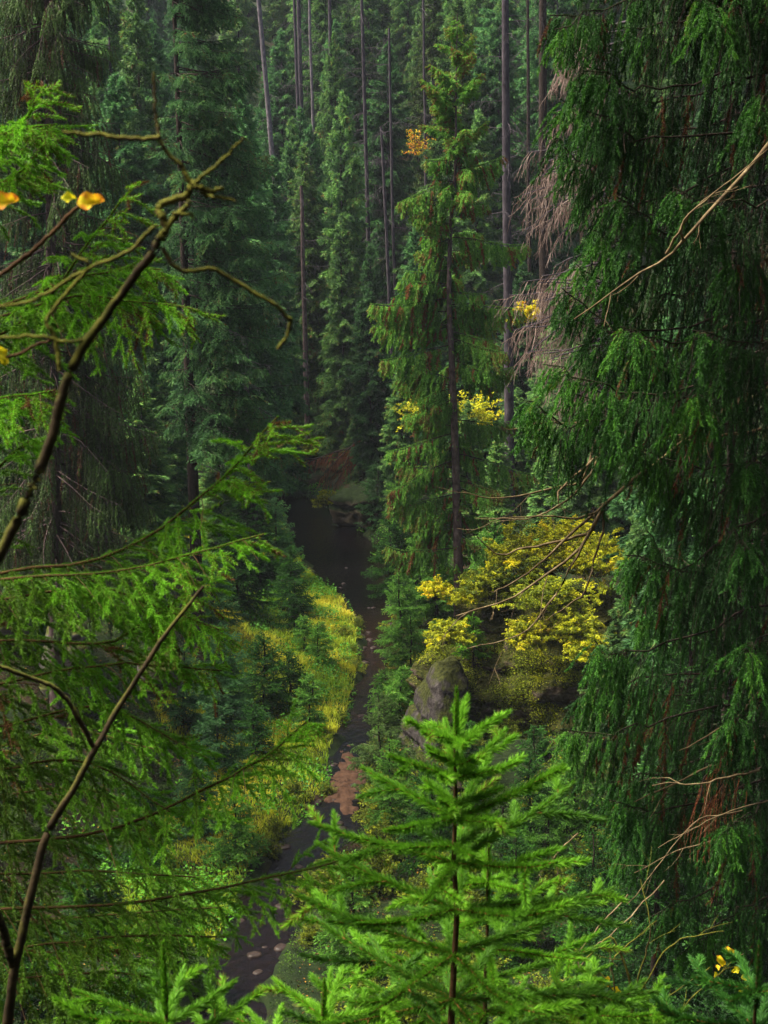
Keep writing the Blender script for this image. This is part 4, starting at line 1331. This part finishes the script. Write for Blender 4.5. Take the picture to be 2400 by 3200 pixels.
for (a, b_, c_) in RB:
    p = smooth_path([a, b_, c_] if isinstance(a, np.ndarray) else [at(a[0] + 120, a[1] - 15, a[2]), at(b_[0] + 30, b_[1], b_[2]), at(c_[0] + 45, c_[1], c_[2])], 14)
    p = p + np.cumsum(rng.normal(0, .03, p.shape), 0)
    w, fo = Geo(), Geo()
    q = dict(QR)
    if isinstance(a, np.ndarray):
        q.update(bare=.15, d2=38, l2=.95)
    dress(w, fo, p[None], .30 + rng.normal(0, .07), q)
    b = w.build('branch', M['bark_dark'], rt, origin=rb)
    fo.build('foliage', M['deep'], b, origin=rb)


# bare twigs: fans of dead branches
def tubes_from(paths, r0, r1, K=12, sides=6, wob=.01):
    out = []
    for p in paths:
        s_ = smooth_path([at(*c) for c in p], K)
        s_ = s_ + np.cumsum(rng.normal(0, wob, s_.shape), 0)
        out.append(s_)
    return np.array(out)


def dead_branch(name, label, paths, r0, r1, mat, twig=None, parent_loc=None, cat='branch', K=14, wob=.008, part='bough'):
    o = np.array(at(*paths[0][0]))
    t = empty(name, o, label, cat)
    for k, pth in enumerate(paths):
        pr = tubes_from([pth], r0, r1, K, 6, wob)
        g = Geo()
        f = 1.0 if k == 0 else .6
        tube(g, pr, r0 * f, r1 * f, 7)
        b = g.build(part, mat, t, origin=o, smooth=True)
        if twig:
            w = Geo()
            sc, ts, _, _ = spawn(pr, twig['d'], twig.get('t0', .3), 1, .6, twig['l'], twig.get('h', .2), 5, .15, 0.05, .14, spin=.5)
            tube(w, sc, r1 * .9 * f, r1 * .35 * f, 4)
            te, _, _, _ = spawn(sc, twig['d'] * 1.2, .2, 1, .6, twig['l'] * .4, .1, 4, .1, 0, .15, spin=.5)
            tube(w, te, r1 * .45, r1 * .25, 3)
            w.build('twigs', mat, b, origin=o, smooth=True)
    return t


dead_branch('bare_branch', 'long pale yellowish bare branch crossing the dark right spruce', [
    [(1700, 260, 10.5), (1600, 380, 10.4), (1500, 480, 10.3), (1440, 548, 10.3), (1340, 610, 10.2), (1240, 690, 10.2)],
    [(1470, 520, 10.3), (1478, 470, 10.2), (1560, 400, 10.1), (1640, 320, 10.1)], [(1440, 548, 10.3), (1500, 440, 10.2), (1590, 385, 10.1)]], .016, .004, M['bare_twig'], dict(d=2.0, l=.3))
dead_branch('dead_branch_fan', 'fan of bare dead branches reaching over the yellow bushes', [
    [(1640, 830, 12.4), (1480, 940, 12.2), (1380, 1020, 12.1), (1310, 1085, 12.0), (1250, 1180, 11.9), (1170, 1240, 11.8), (1080, 1290, 11.7), (985, 1318, 11.7)],
    [(1310, 1085, 12), (1250, 1110, 11.9), (1150, 1110, 11.8), (1000, 1128, 11.8)],
    [(1300, 1095, 12), (1240, 1200, 11.9), (1180, 1310, 11.9), (1120, 1380, 11.8), (1018, 1412, 11.8)],
    [(1270, 1150, 12), (1160, 1180, 11.9), (1080, 1200, 11.9), (1030, 1160, 11.8)],
    [(1300, 960, 12.3), (1280, 1030, 12.1), (1230, 1090, 12), (1130, 1130, 11.9), (1040, 1125, 11.8)],
    [(1290, 950, 12.3), (1260, 1040, 12.2), (1170, 1070, 12.1), (1080, 1090, 12), (1000, 1080, 11.9)],
    [(1300, 1100, 12), (1290, 1180, 11.9), (1250, 1290, 11.8), (1180, 1340, 11.8)],
    [(1310, 1085, 12), (1200, 1180, 11.9), (1120, 1250, 11.9), (1060, 1270, 11.8)],
    [(1300, 980, 12.3), (1220, 1060, 12.1), (1215, 1120, 12)],
    [(1280, 920, 12.4), (1180, 930, 12.2), (1098, 944, 12)]], .021, .0045, M['bare_twig'], dict(d=2.2, l=.38), K=16)
dead_branch('dead_branches', 'bare brown dead boughs inside the right spruce at mid height', [
    [(1700, 820, 12.1), (1560, 880, 11.8), (1400, 1000, 11.6)], [(1700, 920, 12), (1540, 950, 11.7), (1450, 960, 11.6)], [(1700, 690, 11.8), (1600, 690, 11.6), (1510, 715, 11.5)],
    [(1700, 1420, 11.8), (1600, 1530, 11.6), (1480, 1620, 11.4)], [(1700, 1560, 11.8), (1560, 1640, 11.5), (1380, 1720, 11.4)]], .026, .006, M['bare_twig'], dict(d=1.5, l=.35))
dead_branch('dead_twig_tangle', 'tangle of whitish bare twigs low on the right beside reddish dead needles', [
    [(1640, 1660, 11), (1540, 1690, 10.8), (1430, 1690, 10.7)], [(1659, 1730, 11), (1540, 1760, 10.8), (1400, 1830, 10.7)], [(1640, 1800, 11), (1500, 1830, 10.8), (1380, 1900, 10.7)],
    [(1600, 1750, 11), (1480, 1800, 10.8), (1360, 1960, 10.6)], [(1190, 1850, 10.5), (1220, 1940, 10.5), (1300, 1970, 10.6)], [(1250, 1800, 10.5), (1210, 1860, 10.5), (1180, 1870, 10.5)],
    [(1430, 1900, 10.2), (1330, 2000, 10), (1250, 2080, 9.8)], [(1360, 1930, 10.2), (1290, 2010, 10), (1220, 2110, 9.8)]], .010, .0035, M['bare_twig'], dict(d=2.5, l=.3))
# rusty dead needles in it
w, fo = Geo(), Geo()
o = at(1550, 1700, 11.3)
t = empty('rusty_spray', o, 'rust-red dead needle sprays hanging low inside the right spruce', 'dead branches')
p = tubes_from([[(1600, 1600, 11.6), (1550, 1640, 11.3), (1520, 1700, 11.2)], [(1640, 1650, 11.6), (1580, 1680, 11.3), (1540, 1760, 11.2)], [(1600, 1560, 11.5), (1570, 1600, 11.3), (1540, 1660, 11.2)]], .012, .004)
tube(w, p, .012, .004, 4)
sc, ts, _, _ = spawn(p, 22, .1, 1, .6, .6, 1.2, 5, 1.0, 0, .08, tone=.5, tj=.12)
needles(fo, sc, ts, 260, .018, .003, .6)
b = w.build('branch', M['bark_dark'], t, origin=o)
fo.build('dead_needles', M['rust'], b, origin=o)

# ---------------------------------------------------------------- near spruce on the left (about 6 m off)
lb0 = at(-420, 2300, 6.6)
lb0[2] = g1(lb0[0], 6.6)
lt = empty('near_spruce', lb0, 'near spruce whose long olive-green boughs reach in from the left edge', 'tree')
g = Geo()
tube(g, smooth_path([lb0 - [0, 0, .4], at(-420, 1200, 6.6), at(-400, -600, 6.6)], 20)[None], .16, .08, 14)
g.build('trunk', M['bark'], lt, origin=lb0, smooth=True)
QL = dict(r0=.006, r1=.003, sides=6, d2=27, n2=.05, a2=.80, l2=.36, h2=.24, s2=.42, r2=.0017, k2=6, d3=17, a3=.65, l3=.10, h3=.06, s3=.10, k3=3, nd=1600, nl=.0180, nw=.0027, sp=.95, nd1=1.6, t1=.12, t2=.10, fresh=.85, tj=.09,
          tw3=True, bare=.14, brown=.03, fresh3=.06)
LB = [([(-420, 420, 6.6), (-150, 390, 6.3), (0, 315, 6.1), (60, 260, 6.0), (108, 195, 6.0)], .62, .30), ([(-420, 330, 6.6), (-150, 320, 6.2), (0, 290, 6), (125, 262, 5.9)], .62, .26),
      ([(-420, 480, 6.6), (-100, 430, 6.4), (0, 395, 6.2), (85, 360, 6.1)], .6, .26),
      ([(-420, 880, 6.6), (-200, 800, 6.4), (0, 730, 6.2), (100, 650, 6.1), (190, 540, 6.0), (288, 402, 6.0)], .55, .34), ([(-420, 800, 6.6), (-200, 740, 6.3), (0, 690, 6.1), (150, 640, 6.0), (260, 640, 5.9), (408, 660, 5.8)], .55, .34),
      ([(-420, 700, 6.6), (-200, 690, 6.3), (0, 650, 6.1), (150, 600, 6.0), (280, 575, 6.0), (357, 572, 5.9)], .52, .30),
      ([(-420, 930, 6.6), (-200, 880, 6.2), (0, 850, 6), (110, 828, 5.9)], .55, .32),
      ([(-420, 1360, 6.6), (-200, 1300, 6.3), (0, 1240, 6.1), (190, 1215, 6.0), (310, 1165, 6.0), (430, 1080, 5.9), (510, 1005, 5.9), (594, 912, 5.8)], .52, .40),
      ([(-420, 1330, 6.6), (-150, 1290, 6.2), (0, 1250, 5.9), (200, 1245, 5.8), (380, 1210, 5.7), (575, 1160, 5.6)], .45, .34),
      ([(-420, 1400, 6.6), (-150, 1330, 6.2), (0, 1290, 6.0), (200, 1270, 5.9), (340, 1310, 5.9), (470, 1350, 5.8)], .42, .38),
      ([(-420, 1500, 6.6), (-150, 1450, 6.3), (0, 1390, 6.1), (200, 1400, 6.0), (320, 1345, 6.0), (435, 1262, 5.9)], .46, .36),
      ([(-420, 1560, 6.6), (-150, 1500, 6.2), (0, 1480, 6.0), (250, 1430, 5.9), (480, 1445, 5.8)], .42, .36),
      ([(-420, 1640, 6.6), (-150, 1590, 6.2), (0, 1570, 6.0), (220, 1530, 5.9), (430, 1640, 5.8)], .36, .38),
      ([(-420, 1750, 6.6), (-150, 1680, 6.3), (0, 1660, 6.1), (180, 1640, 6.0), (370, 1740, 5.9)], .32, .36),
      ([(-420, 1900, 6.6), (-200, 1850, 6.2), (0, 1822, 6.0), (250, 1790, 5.9), (440, 1700, 5.8), (560, 1640, 5.7), (655, 1565, 5.7)], .46, .36),
      ([(-420, 2000, 6.6), (-200, 1975, 6.2), (0, 1962, 6.0), (300, 1945, 5.9), (600, 1882, 5.8), (790, 1845, 5.7)], .40, .40),
      ([(-420, 2120, 6.6), (-150, 2080, 6.2), (0, 2060, 6.0), (250, 2030, 5.9), (480, 2030, 5.8)], .32, .36),
      ([(-420, 1780, 6.8), (-150, 1740, 6.6), (0, 1720, 6.5), (200, 1700, 6.4), (330, 1800, 6.3)], .30, .40),
      ([(-420, 1860, 6.8), (-150, 1850, 6.6), (0, 1880, 6.5), (200, 1870, 6.4), (420, 1880, 6.3)], .30, .36),
      ([(-420, 2200, 6.6), (-150, 2150, 6.4), (0, 2120, 6.3), (200, 2100, 6.2), (380, 2120, 6.1)], .34, .40), ([(-420, 2040, 6.9), (-150, 2000, 6.8), (0, 1990, 6.8), (250, 1975, 6.7), (470, 1960, 6.6)], .34, .42),
      ([(-420, 1700, 7.0), (-150, 1640, 7.0), (0, 1600, 7.0), (150, 1560, 6.9), (330, 1600, 6.8)], .30, .42),
      ([(-420, 1250, 6.6), (-150, 1200, 6.5), (0, 1000, 6.4), (60, 960, 6.4)], .38, .26)]
for pth, tn, l2 in LB:
    p = smooth_path([at(*c) for c in pth], 18)
    p = p + np.cumsum(rng.normal(0, .004, p.shape), 0)
    w, fo = Geo(), Geo()
    q = dict(QL)
    q['l2'] = l2 * 1.15
    dress(w, fo, p[None], tn + .01, q)
    b = w.build('branch', M['twig'], lt, origin=lb0)
    fo.build('foliage', M['olive'], b, origin=lb0)

# ---------------------------------------------------------------- young spruces right in front
QF = dict(r0=.006, r1=.0022, sides=6, d2=12, a2=.80, l2=.19, h2=.02, s2=.05, r2=.0024, k2=4, d3=0, a3=.75, l3=.075, h3=0, s3=.02, k3=3, nd=3400, nl=.0235, nw=.0030, sp=.85, nd1=1.5, t1=.0, t2=.42, fresh=.75, tj=.11, tw3=True,
          fresh3=.05, scale2=2.6)


def front_spruce(name, label, u, v, Y, whorls, tone, zdown, mat='fresh', q=QF, rt_=.0045, rb_=.016, seed_az=None, lean=0.0):
    top = at(u, v, Y)
    base = top - np.array([lean, 0, zdown])
    gb = g1(base[0], Y)
    base[2] = min(base[2], gb)
    t = empty(name, base, label, 'tree')
    zl = top[2] - base[2]
    path = base + (top - base) * np.linspace(0, 1, 24)[:, None]
    path[1:-1, :2] += rng.normal(0, .004, (22, 2))
    g = Geo()
    rr = [(max(0, zl - 1.2)), zl]
    tube(g, path[None], .03, rt_ * .6, 10, power=0.75)
    g.build('trunk', M['twig'], t, origin=base, smooth=True)
    # leader
    ld = (top + np.linspace(-.17, 0.0, 8)[:, None] * np.array([0, 0, 1.0]))[None]
    g = Geo()
    needles(g, ld, tone + .15, 4800, .021, .0028, .62)
    g.build('leader_needles', M[mat], t, origin=base)
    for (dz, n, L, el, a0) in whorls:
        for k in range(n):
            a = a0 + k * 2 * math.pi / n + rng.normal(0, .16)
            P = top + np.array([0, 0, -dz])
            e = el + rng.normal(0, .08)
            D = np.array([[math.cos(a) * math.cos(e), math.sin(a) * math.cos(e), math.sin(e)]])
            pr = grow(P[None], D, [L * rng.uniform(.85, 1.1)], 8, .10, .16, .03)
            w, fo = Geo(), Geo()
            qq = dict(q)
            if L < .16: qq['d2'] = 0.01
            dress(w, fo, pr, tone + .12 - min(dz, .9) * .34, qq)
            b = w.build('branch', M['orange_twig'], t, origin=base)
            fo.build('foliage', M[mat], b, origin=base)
    return t


front_spruce('young_spruce', 'bright green young spruce in front at the bottom centre with its leader upright', 986, 1492, 3.3,
             [(.115, 5, .125, .35, .1), (.17, 3, .075, .6, 1.2), (.20, 5, .17, .40, .6), (.26, 3, .10, .45, .2), (.295, 5, .25, .36, .1), (.36, 3, .16, .3, .9), (.40, 5, .33, .30, .45), (.51, 5, .40, .24, .0),
              (.62, 5, .42, .18, .3), (.73, 5, .45, .12, .0), (.84, 6, .48, .08, .4)], .46, 3.0)
front_spruce('young_spruce', 'second young spruce just right behind the bright one, its orange-brown stem showing', 1056, 1830, 3.9,
             [(.10, 5, .14, .35, .4), (.2, 5, .22, .25, .1), (.29, 5, .32, .2, .6), (.38, 5, .42, .15, .2), (.47, 5, .46, .1, .7), (.56, 6, .50, .1, .1)], .50, 3.0)
front_spruce('young_spruce', 'young spruce at the bottom left edge with a single upright brown leader', 352, 2040, 3.2,
             [(.19, 5, .22, .25, .2), (.25, 5, .24, .2, .8), (.34, 5, .34, .15, .3), (.44, 6, .40, .1, 0)], .40, 3.0)
front_spruce('young_spruce', 'dark young spruce cut off by the bottom right corner', 1640, 2040, 3.4, [(.12, 5, .16, .3, .3), (.21, 5, .24, .2, .8), (.3, 6, .32, .15, .2)], .34, 3.0, mat='deep')
front_spruce('young_spruce', 'low young spruce filling the bottom between the two front leaders', 700, 2120, 3.5, [(.10, 5, .2, .3, .3), (.19, 6, .32, .2, .8), (.28, 6, .40, .15, .2)], .50, 3.0)
front_spruce('young_spruce', 'low young spruce at the bottom right of the bright one', 1290, 2130, 3.6, [(.08, 5, .2, .3, .3), (.17, 6, .30, .2, .8), (.28, 6, .36, .15, .2)], .40, 3.0)


# ---------------------------------------------------------------- bare mossy branches close to the camera, with last leaves
def near_branch(name, label, paths, mat, sc_=1.0, main=None):
    o = np.array(at(*paths[0][0][0]))
    t = empty(name, o, label, 'branch')
    for pth, r0, r1 in paths:
        c = smooth_path([at(*p) for p in pth], 80)
        c = c + np.cumsum(rng.normal(0, .0004, c.shape), 0)
        g = Geo()
        n = 10
        r0, r1 = r0 * sc_, r1 * sc_
        tube(g, c[None], r0, r1, n)
        vv = g.v[0]
        rr = np.repeat(1 + .16 * vnoise(np.repeat(c, n, 0) * 60, 5), 1)
        g.v[0] = (np.repeat(c, n, 0) + (vv - np.repeat(c, n, 0)) * (1 + .10 * vnoise(vv * 130, 3) + .10 * vnoise(vv * 40, 4))[:, None]).astype(np.float32)
        # closed end
        e = len(vv)
        g.add(np.vstack([vv[-n:], c[-1:] + (c[-1] - c[-2]) * .2]), np.array([[k, (k + 1) % n, n] for k in range(n)]))
        g.build('bough', main if main and pth is paths[0][0] else mat, t, origin=o, smooth=True)
    return t, o


D0 = 1.5
P = lambda *a: [(u, v, D0 + .002 * k) for k, (u, v) in enumerate(a)]
mb, mo = near_branch('mossy_branch', 'crooked bare mossy branch curving up out of focus from the left edge', [
    (P((-60, 1320), (0, 1210), (60, 1085), (125, 920), (140, 850), (185, 745), (260, 640), (330, 550), (352, 515)), .0115, .0075),
    (P((352, 515), (358, 490), (340, 465), (335, 450), (375, 437), (400, 425), (418, 402)), .0075, .0065),
    (P((352, 515), (340, 500), (350, 480), (372, 455), (400, 430)), .006, .005),
    (P((418, 402), (390, 360), (345, 298), (338, 240), (330, 160)), .0055, .0022),
    (P((345, 298), (290, 290), (200, 283), (130, 280)), .0045, .0038),
    (P((418, 402), (440, 380), (480, 350), (520, 308)), .004, .0022),
    (P((418, 402), (440, 412), (482, 409)), .0048, .0036),
    (P((418, 402), (450, 425), (510, 442)), .0032, .002),
    (P((352, 535), (380, 572), (420, 588), (462, 582), (500, 605), (550, 640), (590, 665), (612, 683), (622, 695), (612, 725), (598, 752)), .0042, .0036),
    (P((335, 490), (280, 540), (190, 585), (150, 610), (60, 655), (-20, 668)), .0042, .003),
    (P((130, 800), (120, 740), (103, 695), (140, 640), (188, 580), (175, 560), (150, 552)), .0048, .0028),
    (P((-20, 730), (60, 728), (140, 732), (190, 725), (212, 690)), .0038, .002),
    (P((375, 460), (395, 460), (402, 465)), .0035, .0022)], M['mossy_twig'], .50, M['dark_mossy'])
brs, bo_ = near_branch('brown_stem', 'slender smooth brown sapling stem rising from the bottom left corner', [
    ([(10, 2330, 2.6), (15, 2212, 2.6), (30, 2080, 2.6), (65, 1930, 2.62), (100, 1800, 2.64), (150, 1710, 2.65), (200, 1612, 2.67), (260, 1510, 2.7), (340, 1385, 2.72), (400, 1305, 2.74), (432, 1262, 2.75)], .0100, .0026),
    ([(200, 1612, 2.67), (165, 1545, 2.66), (120, 1490, 2.65), (60, 1460, 2.64), (-30, 1425, 2.62)], .0045, .004),
    ([(28, 2085, 2.6), (5, 2000, 2.58), (-30, 1900, 2.56)], .008, .007)], M['dark_mossy'])
bb, bbo = near_branch('blurred_twig', 'thin dull brown twig slanting up to the orange leaves at the left', [
    ([(-40, 620, 2.0), (40, 560, 2.0), (110, 500, 2.0), (170, 440, 2.0), (195, 432, 2.0)], .0035, .002), ([(-30, 800, 2.0), (40, 770, 2.0), (130, 740, 2.0)], .0025, .0015)], M['twig'])


def big_leaf(parent, o, u, v, Y, size, tone, ax):
    """One broad leaf with lobes, a bent blade and a stalk."""
    n = 15
    c = at(u, v, Y)
    ax = np.array(ax, float)
    d = unit(ax)
    s_ = unit(np.cross(d, [0.25, -.9, .6]))
    nm = np.cross(s_, d)
    vv, ff, tn = [], [], []
    for i in range(n):
        t = i / (n - 1)
        wd = size * (.30 + .08 * math.sin(size * 900 + t * 9)) * math.sin(math.pi * min(1, t * .93 + .05)) ** .7 * (1 + .08 * math.sin(t * 17))
        for j in (-1, -.5, 0, .5, 1):
            p = c + d * size * (t - .5) + s_ * wd * j + nm * size * (.16 * abs(j) - .12 * (t - .5) ** 2 + .10 * math.sin(5 * t + 2 * j + size * 400))
            vv.append(p)
            tn.append(tone + (.10 if abs(j) == 1 or t > .85 else 0) + rng.normal(0, .05) - (.12 if j == 0 else 0))
    for i in range(n - 1):
        for j in range(4):
            ff.append((i * 5 + j, i * 5 + j + 1, i * 5 + j + 6, i * 5 + j + 5))
    g = Geo()
    g.add(np.array(vv), np.array(ff), np.array(tn))
    return g.build('leaf', M['yellow'], parent, origin=o, smooth=True)


big_leaf(bb, bbo, 196, 437, 2.0, .034, .86, (1, 0, .12))
big_leaf(bb, bbo, 148, 428, 2.0, .018, .62, (1, 0, .05))
big_leaf(bb, bbo, 12, 436, 2.0, .034, .86, (1, 0, .15))
big_leaf(bb, bbo, 2, 768, 2.0, .026, .70, (.5, 0, -1))

# ---- thin leafless sapling with a few yellow leaves, bottom right
ys_ = 5.2
o = at(1400, 2200, ys_)
sap = dead_branch('leafless_sapling', 'thin leafless olive sapling with a few yellow leaves at the bottom right', [
    [(1360, 2290, ys_), (1370, 2120, ys_), (1340, 2030, ys_), (1290, 2070, ys_)], [(1370, 2200, ys_), (1400, 2080, ys_), (1410, 2010, ys_), (1395, 1920, ys_ + .1)],
    [(1380, 2140, ys_), (1450, 2040, ys_), (1560, 2010, ys_)], [(1400, 2260, ys_), (1480, 2160, ys_), (1600, 2060, ys_)], [(1360, 2200, ys_), (1300, 2090, ys_), (1240, 2040, ys_ + .1)],
    [(1390, 2120, ys_), (1420, 2180, ys_), (1540, 2110, ys_)], [(1340, 2200, ys_), (1330, 2080, ys_), (1430, 1990, ys_)]], .006, .0022, M['mossy_twig'], dict(d=4, l=.16), K=14, wob=.004, part='stem', cat='sapling')
so = np.array(sap.location)
for (u, v) in [(1555, 2075), (1575, 2055), (1545, 2105), (1565, 2125), (1610, 2110), (1620, 2130), (1600, 2135), (1310, 2120), (1300, 2150), (1330, 2010 + 130), (1360, 2200), (1590, 2095), (1550, 2090)]:
    big_leaf(sap, so, u, v, ys_, .036 * rng.uniform(.6, 1.2), rng.uniform(.6, .85), (rng.normal(), .2, rng.normal() - .3))

# fern on the outcrop
fp = at(1180, 1470, 57)
ft = empty('fern', fp, 'small yellowing fern on the outcrop below the dark hollow', 'fern')
for k in range(7):
    a = k * .9 + .3
    fr = grow(np.zeros((1, 3)), np.array([[math.cos(a) * .7, -abs(math.sin(a)) * .5, .6]]), [.8], 7, .35, -.25, .03)
    g = Geo()
    tube(g, fr, .008, .004, 3, tone=.4)
    sc, ts, tq, _ = spawn(fr, 26, .1, 1, 1.2, .22, .1, 3, .1, 0, .04, tone=.42, tj=.05, prof=lambda t: 1.05 - t)
    needles(g, sc, ts, 70, .05, .02, .9)
    g.build('frond', M['yellow'], ft)

# ---------------------------------------------------------------- haze in the valley air
hz = Geo()
x0, x1, y0, y1, z0, z1 = -165, 165, -35, 335, -4, 145
hz.add(np.array([(x, y, z) for z in (z0, z1) for y in (y0, y1) for x in (x0, x1)]), np.array([(0, 2, 3, 1), (4, 5, 7, 6), (0, 1, 5, 4), (2, 6, 7, 3), (0, 4, 6, 2), (1, 3, 7, 5)]))
hm = bpy.data.materials.new('valley_haze')
hm.use_nodes = True
hm.node_tree.nodes.clear()
_o = hm.node_tree.nodes.new('ShaderNodeOutputMaterial')
_v = hm.node_tree.nodes.new('ShaderNodeVolumePrincipled')
_v.inputs['Color'].default_value = (0.80, 0.88, 1.0, 1)
_v.inputs['Density'].default_value = 0.00013
hm.node_tree.links.new(_v.outputs[0], _o.inputs['Volume'])
tag(hz.build('haze', hm), 'thin bluish haze in the valley air', 'haze', kind='stuff')
